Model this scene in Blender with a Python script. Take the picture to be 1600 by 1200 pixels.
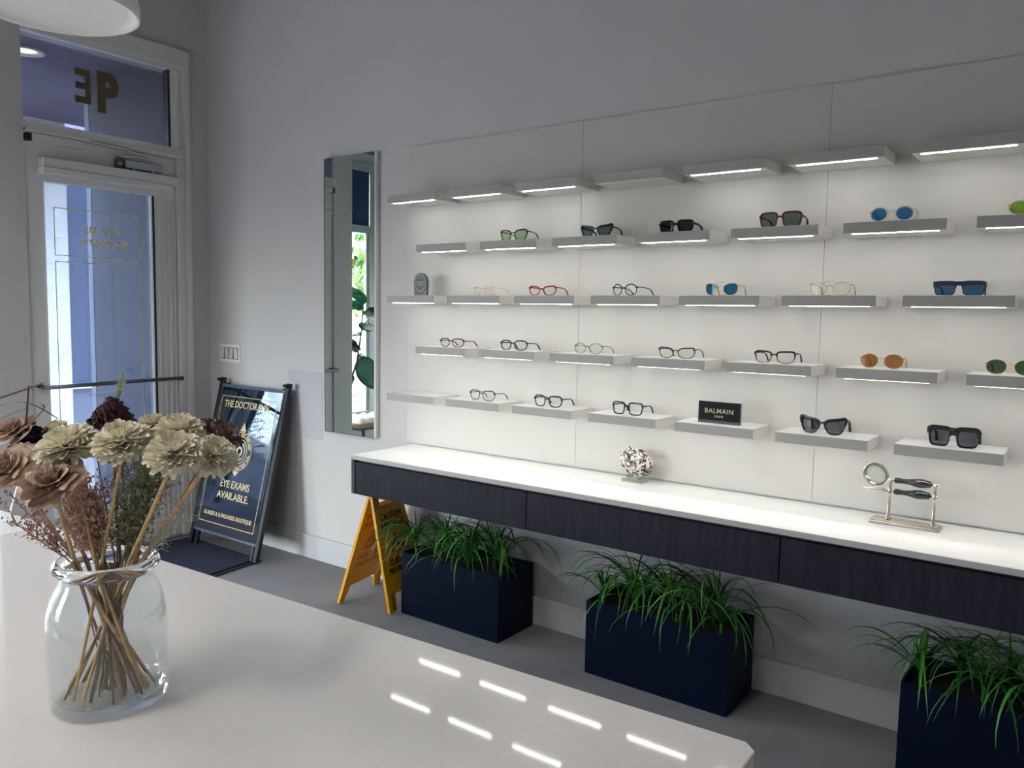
import bpy, bmesh, math, random
from mathutils import Vector, Matrix, Euler
random.seed(7)
S = bpy.context.scene
C = S.collection
for o in list(bpy.data.objects): bpy.data.objects.remove(o)
PI = math.pi

# ---------------------------------------------------------------- camera
cam_d = bpy.data.cameras.new('camera'); cam = bpy.data.objects.new('camera', cam_d); C.objects.link(cam)
R_ = Vector((0.80624976, 0.59131732, 0.01746854)); U_ = Vector((-0.06549073, 0.05987014, 0.99605549)); F_ = Vector((-0.58793902, 0.80421352, -0.08699609))
cam.matrix_world = Matrix(((R_.x, U_.x, -F_.x, 2.811006), (R_.y, U_.y, -F_.y, -2.986384), (R_.z, U_.z, -F_.z, 1.435435), (0, 0, 0, 1)))
cam_d.sensor_width = 36; cam_d.lens = 1242.56/1600*36; cam_d.clip_start = 0.05; cam_d.clip_end = 300
S.camera = cam

# ---------------------------------------------------------------- world, sun, exposure
W = bpy.data.worlds.new('world'); S.world = W; W.use_nodes = True
nt = W.node_tree; nt.nodes.clear()
sky = nt.nodes.new('ShaderNodeTexSky'); sky.sky_type = 'NISHITA'; sky.sun_disc = False
sky.sun_elevation = math.radians(48); sky.sun_rotation = math.radians(329); sky.air_density = 1.4; sky.dust_density = 2.0
bgn = nt.nodes.new('ShaderNodeBackground'); bgn.inputs[1].default_value = 8.0
wo = nt.nodes.new('ShaderNodeOutputWorld')
hs = nt.nodes.new('ShaderNodeHueSaturation'); hs.inputs['Saturation'].default_value = .42
nt.links.new(sky.outputs[0], hs.inputs['Color']); nt.links.new(hs.outputs[0], bgn.inputs[0]); nt.links.new(bgn.outputs[0], wo.inputs[0])
sun_d = bpy.data.lights.new('sun', 'SUN'); sun_d.energy = 9.0; sun_d.angle = 0.01; sun_d.color = (1, .95, .88)
sun = bpy.data.objects.new('sun', sun_d); C.objects.link(sun)
sun.rotation_euler = Vector((0.45, -0.75, -1.0)).to_track_quat('-Z', 'Y').to_euler()     # shines from the street side, over the roof
vs = S.view_settings; vs.view_transform = 'Standard'; vs.look = 'None'; vs.gamma = 1; vs.use_curve_mapping = False; vs.exposure = 0.5
cy = S.cycles
cy.use_denoising = True; cy.max_bounces = 10; cy.diffuse_bounces = 5; cy.glossy_bounces = 5; cy.transmission_bounces = 8; cy.transparent_max_bounces = 24
cy.caustics_reflective = False; cy.caustics_refractive = False; cy.sample_clamp_indirect = 6.0
FILL = 120.0        # watts of each added ceiling fill light
LED = 20.0          # strength of the shelf light strips

# ---------------------------------------------------------------- materials
def lin(c):
    return tuple(((v/255)/12.92 if v/255 <= .04045 else ((v/255+.055)/1.055)**2.4) for v in c) + (1,)
MATS = {}
def mat(name, rgb, rough=.5, metal=0, spec=.5, var=0, scale=40, bump=0, bscale=200, stretch=None, coat=0, ior=None, emit=0, sss=0):
    if name in MATS: return MATS[name]
    m = bpy.data.materials.new(name); m.use_nodes = True; t = m.node_tree; b = t.nodes['Principled BSDF']
    col = lin(rgb)
    b.inputs['Base Color'].default_value = col; b.inputs['Roughness'].default_value = rough; b.inputs['Metallic'].default_value = metal
    b.inputs['Specular IOR Level'].default_value = spec; b.inputs['Coat Weight'].default_value = coat
    if ior: b.inputs['IOR'].default_value = ior
    if emit:
        b.inputs['Emission Color'].default_value = col; b.inputs['Emission Strength'].default_value = emit
    if var or bump:
        tc = t.nodes.new('ShaderNodeTexCoord'); mp = t.nodes.new('ShaderNodeMapping')
        t.links.new(tc.outputs['Object'], mp.inputs[0])
        if stretch: mp.inputs['Scale'].default_value = stretch
    if var:
        n = t.nodes.new('ShaderNodeTexNoise'); n.inputs['Scale'].default_value = scale; n.inputs['Detail'].default_value = 5
        t.links.new(mp.outputs[0], n.inputs['Vector'])
        mx = t.nodes.new('ShaderNodeMix'); mx.data_type = 'RGBA'
        mx.inputs[6].default_value = tuple(max(0, v*(1-var)) for v in col[:3])+(1,); mx.inputs[7].default_value = tuple(min(1, v*(1+var)) for v in col[:3])+(1,)
        cr = t.nodes.new('ShaderNodeMapRange'); cr.inputs[1].default_value = .3; cr.inputs[2].default_value = .7
        t.links.new(n.outputs[0], cr.inputs[0]); t.links.new(cr.outputs[0], mx.inputs[0]); t.links.new(mx.outputs[2], b.inputs['Base Color'])
    if bump:
        n2 = t.nodes.new('ShaderNodeTexNoise'); n2.inputs['Scale'].default_value = bscale; n2.inputs['Detail'].default_value = 4
        t.links.new(mp.outputs[0], n2.inputs['Vector'])
        bp = t.nodes.new('ShaderNodeBump'); bp.inputs['Strength'].default_value = bump; bp.inputs['Distance'].default_value = .002
        t.links.new(n2.outputs[0], bp.inputs['Height']); t.links.new(bp.outputs[0], b.inputs['Normal'])
    MATS[name] = m; return m
def glass(name, rgb=(255, 255, 255), tint=1.0, refl=1.0, ior=1.5, rough=0.0, film=0.0, filmcol=(200, 205, 215)):
    """thin clear sheet: fresnel mix of see-through and mirror-like reflection; film = share of milky dust"""
    if name in MATS: return MATS[name]
    m = bpy.data.materials.new(name); m.use_nodes = True; t = m.node_tree; t.nodes.clear()
    o = t.nodes.new('ShaderNodeOutputMaterial'); tr = t.nodes.new('ShaderNodeBsdfTransparent'); gl = t.nodes.new('ShaderNodeBsdfGlossy')
    c = lin(rgb); tr.inputs[0].default_value = tuple(v*tint for v in c[:3])+(1,)
    gl.inputs['Roughness'].default_value = rough; gl.inputs[0].default_value = (refl, refl, refl, 1)
    fr = t.nodes.new('ShaderNodeFresnel')
    ge = t.nodes.new('ShaderNodeNewGeometry'); ma = t.nodes.new('ShaderNodeMath'); ma.operation = 'MULTIPLY_ADD'     # the same reflectance on both faces of the sheet
    ma.inputs[1].default_value = 1/ior-ior; ma.inputs[2].default_value = ior; t.links.new(ge.outputs['Backfacing'], ma.inputs[0]); t.links.new(ma.outputs[0], fr.inputs[0])
    mx = t.nodes.new('ShaderNodeMixShader'); t.links.new(fr.outputs[0], mx.inputs[0]); t.links.new(tr.outputs[0], mx.inputs[1]); t.links.new(gl.outputs[0], mx.inputs[2])
    last = mx
    if film:
        df = t.nodes.new('ShaderNodeBsdfDiffuse'); df.inputs[0].default_value = lin(filmcol)
        tc = t.nodes.new('ShaderNodeTexCoord'); n = t.nodes.new('ShaderNodeTexNoise'); n.inputs['Scale'].default_value = 6; n.inputs['Detail'].default_value = 8
        t.links.new(tc.outputs['Object'], n.inputs['Vector'])
        mr = t.nodes.new('ShaderNodeMapRange'); mr.inputs[1].default_value = .3; mr.inputs[2].default_value = .75; mr.inputs[3].default_value = film*.4; mr.inputs[4].default_value = film*1.6
        t.links.new(n.outputs[0], mr.inputs[0])
        m2 = t.nodes.new('ShaderNodeMixShader'); t.links.new(mr.outputs[0], m2.inputs[0]); t.links.new(mx.outputs[0], m2.inputs[1]); t.links.new(df.outputs[0], m2.inputs[2]); last = m2
    t.links.new(last.outputs[0], o.inputs[0]); MATS[name] = m; return m
def emis(name, rgb, s):
    m = bpy.data.materials.new(name); m.use_nodes = True; t = m.node_tree; t.nodes.clear()
    o = t.nodes.new('ShaderNodeOutputMaterial'); e = t.nodes.new('ShaderNodeEmission'); e.inputs[0].default_value = lin(rgb); e.inputs[1].default_value = s
    t.links.new(e.outputs[0], o.inputs[0]); return m

M_wall = mat('wall_paint', (199, 198, 200), .75, var=.02, scale=3, bump=.15, bscale=400)
M_wall_patch = mat('fresh_paint', (184, 185, 194), .7)
M_ceil = mat('ceiling_paint', (84, 84, 86), .85)
M_base = mat('baseboard_paint', (196, 198, 202), .45)
M_floor = mat('concrete', (136, 135, 138), .75, spec=.15, var=.12, scale=3, bump=.1, bscale=90)
M_frame = mat('door_metal', (214, 215, 216), .42, var=.02, scale=8)
M_dark = mat('gasket', (18, 20, 26), .5)
M_white = mat('white_laminate', (232, 231, 226), .38)
M_panel = mat('white_panel', (196, 194, 190), .5, var=.01, scale=4)
M_shelf = mat('shelf_laminate', (222, 221, 217), .5)
M_worktop = mat('worktop_laminate', (246, 245, 241), .3)
M_wtedge = mat('worktop_edge', (170, 168, 170), .4)
M_unlit = mat('unlit_diffuser', (235, 235, 228), .4)
M_led = emis('led_strip', (255, 253, 250), LED)
M_desk = mat('quartz', (218, 214, 212), .045, var=.015, scale=60, spec=.5)
M_desk2 = mat('quartz_side', (205, 206, 208), .2)
M_navy = mat('navy_planter', (2, 17, 42), .5, spec=.15)
M_soil = mat('soil', (22, 18, 16), .95, var=.5, scale=60, bump=1, bscale=80)
M_leaf = [mat('grass_leaf_a', (52, 118, 42), .4, var=.25, scale=20), mat('grass_leaf_b', (84, 150, 58), .4, var=.25, scale=20), mat('grass_leaf_c', (34, 92, 40), .45, var=.2, scale=20)]
M_yellow = mat('yellow_plastic', (232, 172, 8), .4, spec=.5)
M_black = mat('black_ink', (14, 12, 14), .6)
M_red = mat('red_ink', (170, 28, 22), .6)
M_backink = mat('show_through_ink', (176, 118, 10), .6)
M_gold = mat('gold_vinyl', (226, 204, 128), .45, metal=.2)
M_gold_d = mat('gold_vinyl_dull', (84, 72, 46), .6)
M_ralum = mat('brushed_steel', (176, 180, 184), .3, metal=.9)
M_chrome = mat('nickel', (214, 204, 192), .12, metal=1)
M_signrail = mat('black_powder_coat', (20, 24, 34), .4)
M_signpanel = mat('navy_gloss', (14, 28, 46), .03, spec=.5, ior=2.5)
M_mat = mat('navy_carpet', (22, 30, 52), .95, var=.6, scale=220, bump=1, bscale=300)
M_rubber = mat('mat_rubber', (12, 14, 20), .7)
M_mirror = mat('mirror_silver', (222, 236, 230), .0, metal=1)
M_mirror_edge = mat('mirror_edge', (206, 208, 206), .3)
M_cream = mat('dried_cream_petal', (250, 241, 221), .8, var=.10, scale=60, bump=.3, bscale=120)
M_brown = mat('dried_brown_petal', (212, 188, 170), .7, var=.28, scale=28, bump=.3, bscale=60)
M_mauve = mat('dried_mauve_petal', (132, 108, 106), .8, var=.3, scale=40)
M_burg = mat('dried_burgundy', (74, 44, 52), .8, var=.4, scale=60)
M_navyfl = mat('dried_navy', (22, 22, 48), .8, var=.3, scale=50)
M_tail = mat('pale_green_plume', (186, 200, 172), .9, var=.15, scale=60)
M_stem = mat('straw_stem', (206, 172, 124), .7, var=.25, scale=60)
M_stem2 = mat('green_brown_stem', (124, 108, 78), .7, var=.25, scale=60)
M_filb = mat('dried_brown_filler', (186, 152, 134), .8, var=.3, scale=60)
M_filg = mat('dried_green_filler', (132, 136, 106), .8, var=.3, scale=60)
M_lamp = mat('lamp_shade', (240, 238, 236), .55)

# ---------------------------------------------------------------- mesh helpers
def bx(bm, x0, x1, y0, y1, z0, z1, bev=0):
    r = bmesh.ops.create_cube(bm, size=1)
    for v in r['verts']:
        v.co = Vector(((x0+x1)/2+v.co.x*(x1-x0), (y0+y1)/2+v.co.y*(y1-y0), (z0+z1)/2+v.co.z*(z1-z0)))
    if bev:
        es = list({e for v in r['verts'] for e in v.link_edges})
        bmesh.ops.bevel(bm, geom=es, offset=bev, segments=2, affect='EDGES', profile=.5)
def box(x0, x1, y0, y1, z0, z1, bev=0):
    bm = bmesh.new(); bx(bm, x0, x1, y0, y1, z0, z1, bev); return bm
def tube(bm, pts, rad, n=8, cap=True, flat=1.0):
    pts = [Vector(p) for p in pts]; rings = []
    rads = rad if isinstance(rad, (list, tuple)) else [rad]*len(pts)
    prev = None
    for i, p in enumerate(pts):
        d = (pts[min(i+1, len(pts)-1)]-pts[max(i-1, 0)]).normalized()
        if prev is None:
            a = Vector((0, 0, 1)) if abs(d.z) < .9 else Vector((1, 0, 0))
            u = d.cross(a).normalized()
        else:
            u = (prev-d*prev.dot(d)).normalized()
        prev = u; w = d.cross(u)
        rings.append([bm.verts.new(p+(u*math.cos(2*PI*k/n)*flat+w*math.sin(2*PI*k/n))*rads[i]) for k in range(n)])
    for a, b in zip(rings, rings[1:]):
        for k in range(n): bm.faces.new((a[k], a[(k+1) % n], b[(k+1) % n], b[k]))
    if cap:
        try: bm.faces.new(rings[0][::-1]); bm.faces.new(rings[-1])
        except ValueError: pass
def closed_tube(bm, pts, rad, n=6, ry=None):
    """closed loop lying about in the xz plane; ry = half depth along y"""
    N = len(pts); rings = []
    for i in range(N):
        p = Vector(pts[i]); d = (Vector(pts[(i+1) % N])-Vector(pts[i-1])).normalized()
        y = Vector((0, 1, 0)); w = d.cross(y).normalized()
        r = rad[i] if isinstance(rad, (list, tuple)) else rad
        rr = ry or r
        rings.append([bm.verts.new(p+w*math.cos(2*PI*(k+.5)/n)*r+y*math.sin(2*PI*(k+.5)/n)*rr) for k in range(n)])
    for i in range(N):
        a, b = rings[i], rings[(i+1) % N]
        for k in range(n): bm.faces.new((a[k], a[(k+1) % n], b[(k+1) % n], b[k]))
def lathe(bm, prof, n=48, cx=0, cy=0):
    rings = []
    for r, z in prof:
        if r < 1e-6: rings.append([bm.verts.new((cx, cy, z))])
        else: rings.append([bm.verts.new((cx+r*math.cos(2*PI*k/n), cy+r*math.sin(2*PI*k/n), z)) for k in range(n)])
    for a, b in zip(rings, rings[1:]):
        for k in range(n):
            q = [a[k % len(a)], a[(k+1) % len(a)], b[(k+1) % len(b)], b[k % len(b)]]
            u = []
            for v in q:
                if v not in u: u.append(v)
            if len(u) > 2: bm.faces.new(u)
def prism(bm, poly, axis, a, b):
    """poly of 2-D points extruded along an axis from a to b"""
    def mk(p, t):
        return {'x': (t, p[0], p[1]), 'y': (p[0], t, p[1]), 'z': (p[0], p[1], t)}[axis]
    A = [bm.verts.new(mk(p, a)) for p in poly]; B = [bm.verts.new(mk(p, b)) for p in poly]
    bm.faces.new(A); bm.faces.new(B[::-1])
    for i in range(len(poly)):
        j = (i+1) % len(poly); bm.faces.new((A[j], A[i], B[i], B[j]))
def mesh_of(bm, name, m, smooth=False):
    bmesh.ops.recalc_face_normals(bm, faces=bm.faces[:])
    me = bpy.data.meshes.new(name); bm.to_mesh(me); bm.free(); me.materials.append(m)
    if smooth:
        for p in me.polygons: p.use_smooth = True
    return me
def obj(name, bm, m, parent=None, smooth=False, loc=None, rot=None, label=None):
    me = mesh_of(bm, name, m, smooth) if isinstance(bm, bmesh.types.BMesh) else bm
    o = bpy.data.objects.new(name, me); C.objects.link(o)
    if parent: o.parent = parent
    if loc: o.location = loc
    if rot: o.rotation_euler = rot
    if label: o['label'] = label
    return o
def tag(o, label, cat, group=None, kind=None):
    o['label'] = label; o['category'] = cat
    if group: o['group'] = group
    if kind: o['kind'] = kind
    return o
def thing(name, label, cat, loc=(0, 0, 0), rot=(0, 0, 0), group=None):
    o = bpy.data.objects.new(name, None); C.objects.link(o); o.location = loc; o.rotation_euler = rot; o.empty_display_size = .05
    return tag(o, label, cat, group)
def struct(name, bm, m, parent=None, smooth=False):
    o = obj(name, bm, m, parent, smooth)
    if not parent: o['kind'] = 'structure'
    return o
def text(name, s, size, m, parent, loc, rot, mirror=False, bold=.0, ext=.0006, align='CENTER', sx=1.0, space=1.0, slant=0, label=None):
    cu = bpy.data.curves.new(name, 'FONT'); cu.body = s; cu.size = size; cu.align_x = align; cu.align_y = 'CENTER'
    cu.offset = bold*size; cu.extrude = ext; cu.space_character = space; cu.resolution_u = 3; cu.space_line = 1.0; cu.shear = slant
    t = bpy.data.objects.new(name+'_tmp', cu); C.objects.link(t); bpy.context.view_layer.update()
    me = bpy.data.meshes.new_from_object(t.evaluated_get(bpy.context.evaluated_depsgraph_get()))
    bpy.data.objects.remove(t); bpy.data.curves.remove(cu)
    k = -sx if mirror else sx
    for v in me.vertices: v.co.x *= k
    if mirror: me.flip_normals()
    me.materials.clear(); me.materials.append(m)
    return obj(name, me, m, parent, loc=loc, rot=rot, label=label)

# ================================================================= ROOM SHELL
XD, XS, YR = -1.7825, -3.6, -1.255      # door wall, street window wall, return wall
ZC = 3.75
struct('floor', box(-3.75, 4.45, -6.2, 0.0, -.06, 0), M_floor)
bm = bmesh.new(); bx(bm, -1.95, 4.45, -6.2, 0.15, ZC, ZC+.1); bx(bm, -3.75, -1.95, -6.2, YR, 3.12, 3.3); struct('ceiling', bm, M_ceil)
struct('wall_back', box(-1.95, 4.45, 0.0, 0.15, -.06, ZC), M_wall)
bm = bmesh.new()
bx(bm, -1.95, XD, YR, -1.074, -.06, ZC); bx(bm, -1.95, XD, -1.074, -.118, 3.0, ZC); bx(bm, -1.95, XD, -.118, 0, -.06, ZC)
struct('wall_left', bm, M_wall)
bm = bmesh.new(); bx(bm, -3.75, -1.95, YR, YR+.1, -.06, .30); bx(bm, -3.75, -1.95, YR, YR+.1, 3.01, 3.3); bx(bm, -1.95, -1.9, -6.2, YR, 3.3, ZC); bx(bm, -3.75, XS, YR, YR+.1, .3, 3.01); struct('wall_return', bm, M_wall)
struct('wall_right', box(4.3, 4.45, -6.2, 0, -.06, ZC), mat('white_wall_paint', (214, 213, 212), .8))
bm = bmesh.new(); bx(bm, -3.75, 4.45, -6.3, -6.2, -.06, .30); bx(bm, -3.75, 4.45, -6.3, -6.2, 2.3, ZC); bx(bm, -2.1, 4.45, -6.3, -6.2, .3, 2.3); bx(bm, -3.75, -3.5, -6.3, -6.2, .3, 2.3)
struct('wall_front', bm, MATS['white_wall_paint'])
b = struct('baseboard_back', box(-1.7825, 4.29, -.016, -.001, 0, .136, .003), M_base)
b = struct('baseboard_left', box(XD+.001, XD+.015, -.115, -.016, 0, .136, .002), M_base)
struct('baseboard_return', box(-3.6, XD-.0, YR-.016, YR-.001, 0, .136, .002), M_base)
# square of fresher paint beside the mirror
o = tag(obj('paint_patch', box(-1.0, -.70, -.0015, -.0002, .70, 1.09), M_wall_patch), 'slightly darker square touch-up of paint on the grey wall left of the mirror', 'paint patch')

# ---- street window wall (seen in the mirror and reflected in the sign)
M_wframe = mat('window_frame', (150, 160, 162), .4)
bm = bmesh.new(); bx(bm, -3.75, XS, -6.2, YR, -.06, .30); bx(bm, -3.75, XS, -6.2, YR, 3.01, 3.12); bx(bm, -3.75, XS, -6.2, -6.0, .3, 3.01)
struct('wall_street', bm, M_wall)
M_wglass = glass('window_glass', (249, 250, 250), 1.0)
M_blind = mat('navy_blind', (14, 44, 78), .8, var=.05, scale=200)
BD = [.57, .57, 1.7, 2.5]      # how far each blind is let down; last two, out of view, lowered to cut daylight
ys = [YR-.02, -1.72, -3.20, -4.6, -5.98]
for i in range(4):
    y1, y0 = ys[i]-.0, ys[i+1]
    bm = bmesh.new(); xo, xi = XS-.06, XS+.03
    bx(bm, xo, xi, y0, y0+.05, .30, 3.01); bx(bm, xo, xi, y1-.05, y1, .30, 3.01)
    bx(bm, xo, xi, y0+.05, y1-.05, .30, .36); bx(bm, xo, xi, y0+.05, y1-.05, 2.925, 3.01); bx(bm, xo, xi, y0+.05, y1-.05, 2.275, 2.35)
    w = struct('window_%d' % (i+2), bm, M_wframe)
    obj('window_pane', box(XS-.02, XS-.014, y0+.05, y1-.05, .36, 2.275), M_wglass, w)
    obj('window_pane', box(XS-.02, XS-.014, y0+.05, y1-.05, 2.35, 2.925), M_wglass, w)
    inner = bmesh.new(); bx(inner, XS-.01, XS+.008, y0+.05, y0+.09, .36, 2.275); bx(inner, XS-.01, XS+.008, y1-.09, y1-.05, .36, 2.275)
    obj('inner_sash', inner, M_wframe, w)
    t = thing('roller_blind', ['navy roller blind over the first street window from the door wall', 'navy roller blind over the street window seen in the mirror', 'navy roller blind over the third street window from the door wall', 'navy roller blind over the far street window'][i], 'blind', (XS, (y0+y1)/2, 2.925), group='navy roller blinds')
    h = (y1-y0)/2-.055
    obj('blind_cloth', box(.012, .016, -h, h, -BD[i], 0), M_blind, t); bm = bmesh.new(); tube(bm, [(.014, -h, -BD[i]-.005), (.014, h, -BD[i]-.005)], .008, 8); obj('bottom_bar', bm, M_ralum, t, True)
bm = bmesh.new(); bx(bm, XS, XS+.05, YR+.02, YR+.08, .3, 3.01); bx(bm, -2.0, -1.9505, YR+.02, YR+.08, .3, 3.01); bx(bm, XS+.05, -2.0, YR+.02, YR+.08, .3, .36); bx(bm, XS+.05, -2.0, YR+.02, YR+.08, 2.95, 3.01); bx(bm, -2.80, -2.75, YR+.02, YR+.08, .36, 2.95)
w = struct('window_6', bm, M_wframe)
for a, b in ((XS+.05, -2.80), (-2.75, -2.0)): obj('window_pane', box(a, b, YR+.045, YR+.051, .36, 2.95), M_wglass, w)
fxs = [-3.5, -2.1]  # unseen front window, put in to let in frontal daylight
for i in range(1):
    a, b = fxs[i], fxs[i+1]
    bm = bmesh.new(); bx(bm, a, a+.05, -6.28, -6.18, .3, 2.3); bx(bm, b-.05, b, -6.28, -6.18, .3, 2.3); bx(bm, a+.05, b-.05, -6.28, -6.18, .3, .36); bx(bm, a+.05, b-.05, -6.28, -6.18, 2.24, 2.3)
    w = struct('window_%d' % (i+7), bm, M_wframe); obj('window_pane', box(a+.05, b-.05, -6.235, -6.229, .36, 2.24), M_wglass, w)
w = bpy.data.objects['window_3']
text('lettering', 'R  I', .24, mat('yellow_vinyl', (226, 190, 60), .5), w, (XS-.008, -2.98, 2.02), (PI/2, 0, PI/2), mirror=True, bold=.02)
text('lettering', 'MOD', .11, mat('orange_vinyl', (196, 120, 60), .5), w, (XS-.008, -2.88, .50), (PI/2, 0, PI/2), mirror=True)

# ================================================================= ENTRANCE DOOR AND TRANSOM (on x = XD)
bm = bmesh.new()
# right jamb, stepped profile, outer edge to door gap
bx(bm, XD-.10, XD+.002, -.135, -.1185, 0, 3.0); bx(bm, XD-.10, XD+.022, -.165, -.135, 0, 2.99); bx(bm, XD-.10, XD+.008, -.185, -.165, 0, 2.9); bx(bm, XD-.10, XD+.014, -.215, -.185, 0, 2.36)
bx(bm, XD-.10, XD+.030, -1.074, -.150, 2.895, 2.99)                                                     # head
bx(bm, XD-.10, XD+.012, -1.074, -.150, 2.865, 2.895)
bx(bm, XD-.10, XD+.024, -1.074, -.185, 2.355, 2.405)                                                    # transom bar
bx(bm, XD-.10, XD+.036, -1.074, -.185, 2.345, 2.366)
bx(bm, XD-.10, XD-.02, -1.074, -.2485, 2.3, 2.345)
door = struct('door_1', bm, M_frame)
bm = bmesh.new(); bx(bm, XD-.06, XD+.002, -.248, -.212, 2.405, 2.87); bx(bm, XD-.05, XD+.012, -.212, -.200, 2.405, 2.88); bx(bm, XD-.05, XD+.004, -.200, -.185, 2.405, 2.88)
obj('transom_stop', bm, mat('pale_trim', (222, 222, 220), .35), door)
obj('gasket', box(XD-.05, XD+.001, -.262, -.2485, 2.405, 2.866), M_dark, door)
M_tglass = glass('transom_glass', (205, 208, 220), .75, film=.045)
tw = struct('window_1', box(XD-.035, XD-.029, -1.074, -.262, 2.405, 2.866), M_tglass)
text('lettering', 'E', .25, M_gold_d, tw, (XD-.025, -.745, 2.645), (PI/2, 0, PI/2), mirror=True, bold=.03, sx=.75)
text('lettering', 'P', .29, M_gold_d, tw, (XD-.025, -.615, 2.635), (PI/2, 0, PI/2), mirror=False, bold=.05, sx=.8)
# door leaf
bm = bmesh.new()
x0, x1 = XD-.06, XD-.012
bx(bm, x0, x1, -.356, -.2185, .01, 2.343); bx(bm, x0, x1, -1.072, -.985, .01, 2.343); bx(bm, x0, x1, -.985, -.356, 2.105, 2.343); bx(bm, x0, x1, -.985, -.356, .01, .26)
leaf = obj('door_leaf', bm, M_frame, door)
bm = bmesh.new()
for yy in (-.235, -.262, -.300, -.335): bx(bm, XD-.012, XD-.004, yy-.004, yy+.004, .02, 2.10)
obj('stile_ridge', bm, M_frame, leaf)
obj('gasket', box(XD-.05, XD-.009, -.372, -.3565, .26, 2.104), M_dark, leaf)
obj('glazing_bead', box(XD-.045, XD-.006, -.380, -.3725, .26, 2.104), mat('bright_bead', (236, 238, 240), .25), leaf)
obj('glazing_bead', box(XD-.045, XD-.008, -.9845, -.978, .26, 2.104), MATS['bright_bead'], leaf)
M_dglass = glass('door_glass', (214, 222, 236), .66, film=.07, filmcol=(170, 180, 205))
pane = obj('glass_pane', box(XD-.034, XD-.028, -.978, -.380, .26, 2.104), M_dglass, door)
gx = XD-.026; TR = (PI/2, 0, PI/2)
text('lettering', 'CALL US', .055, M_gold, pane, (gx, -.655, 1.868), TR, mirror=True, bold=.018, space=1.05, ext=.0004)
text('lettering', '305.420.6773', .052, M_gold, pane, (gx, -.650, 1.795), TR, mirror=True, bold=.014, ext=.0004)
def gold_frame(y0, y1, z0, z1, w=.0045):
    bm = bmesh.new(); bx(bm, gx, gx+.0006, y0, y1, z1-w, z1); bx(bm, gx, gx+.0006, y0, y1, z0, z0+w); bx(bm, gx, gx+.0006, y0, y0+w, z0, z1); bx(bm, gx, gx+.0006, y1-w, y1, z0, z1)
    obj('gold_border', bm, M_gold, pane)
gold_frame(-.925, -.435, 1.715, 1.975); gold_frame(-.925, -.435, .40, 1.685)
# hardware: blind housing, closer, push bar
ph = thing('door_blind_housing', 'grey boxed blind housing mounted across the top of the glass door', 'blind housing', (XD, 0, 2.18))
bm = bmesh.new(); bx(bm, -.012, .060, -.985, -.236, -.005, .045, .003); obj('cassette', bm, M_frame, ph)
bm = bmesh.new(); bx(bm, -.012, .066, -1.010, -.275, -.042, -.005, .006); obj('valance', bm, M_frame, ph)
obj('end_cap', box(-.012, .056, -1.003, -.985, -.03, .043, .003), M_frame, ph)
cl = thing('door_closer', 'silver door closer with folding arm above the glass door', 'door closer', (XD, -.45, 2.262))
bm = bmesh.new(); bx(bm, -.012, .040, -.105, .130, -.024, .024, .008); obj('closer_body', bm, M_ralum, cl)
bm = bmesh.new(); tube(bm, [(.014, -.125, -.03), (.014, -.125, .03)], .022, 14); obj('pinion_cap', bm, mat('worn_cap', (120, 122, 124), .4, metal=.6, var=.4, scale=90), cl, True)
bm = bmesh.new(); tube(bm, [(.03, -.125, .036), (.055, -.02, .05), (.055, .02, .04)], .006, 6); obj('arm', bm, M_ralum, cl)
bm = bmesh.new(); tube(bm, [(.055, .02, .05), (.045, -.10, .078), (.035, -.30, .088)], .006, 6); obj('arm', bm, M_ralum, cl)
bm = bmesh.new()
for k in range(2): tube(bm, [(.04, -.06+.12*k, -.028), (.048, -.06+.12*k, -.028)], .007, 8)
obj('screw', bm, M_chrome, cl)
eb = thing('transom_track', 'flat grey metal sensor strip fixed under the transom bar left side', 'door sensor', (XD, -.88, 2.322))
obj('strip', box(-.012, .03, -.16, .11, -.02, .02, .003), M_frame, eb); obj('end_piece', box(-.01, .02, -.19, -.162, -.02, .015), M_dark, eb)
pb = thing('push_bar', 'slim dark metal push bar across the middle of the glass door', 'door bar', (XD, 0, 1.0))
bm = bmesh.new(); tube(bm, [(.075, -1.05, 0), (.075, -.24, .012)], .011, 10); obj('bar', bm, mat('dark_steel', (96, 100, 108), .3, metal=.8), pb, True)
for yy in (-1.045, -.245):
    bm = bmesh.new(); tube(bm, [(-.012, yy, .005), (.075, yy, .005)], .010, 8); obj('bracket', bm, M_dark, pb)
th = obj('threshold', box(XD-.1, XD+.02, -1.074, -.118, 0, .012), M_ralum, door)

# ================================================================= OUTSIDE THE DOOR: covered alcove
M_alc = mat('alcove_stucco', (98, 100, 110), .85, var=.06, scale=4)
struct('wall_alcove', box(-3.27, -1.951, 0.0, .2, -.1, 3.3), M_alc)
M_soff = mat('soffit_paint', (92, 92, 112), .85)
struct('ceiling_alcove', box(-4.9, -1.951, YR+.1, 3.0, 3.1, 3.2), M_soff)
obj('soffit_band', box(-2.5, -1.96, YR+.11, -.001, 3.04, 3.099), mat('soffit_band', (130, 112, 124), .8), bpy.data.objects['ceiling_alcove'])
dl = thing('recessed_downlight', 'lit recessed downlight in the dark soffit beyond the transom', 'ceiling light', (-2.95, -.56, 3.1))
bm = bmesh.new(); lathe(bm, [(.07, -.001), (.085, -.012), (.115, -.012), (.12, -.001)], 32); obj('trim_ring', bm, M_white, dl, True)
bm = bmesh.new(); lathe(bm, [(0, -.002), (.07, -.002)], 32); obj('lamp', bm, emis('warm_lamp', (255, 244, 190), 5), dl)
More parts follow.
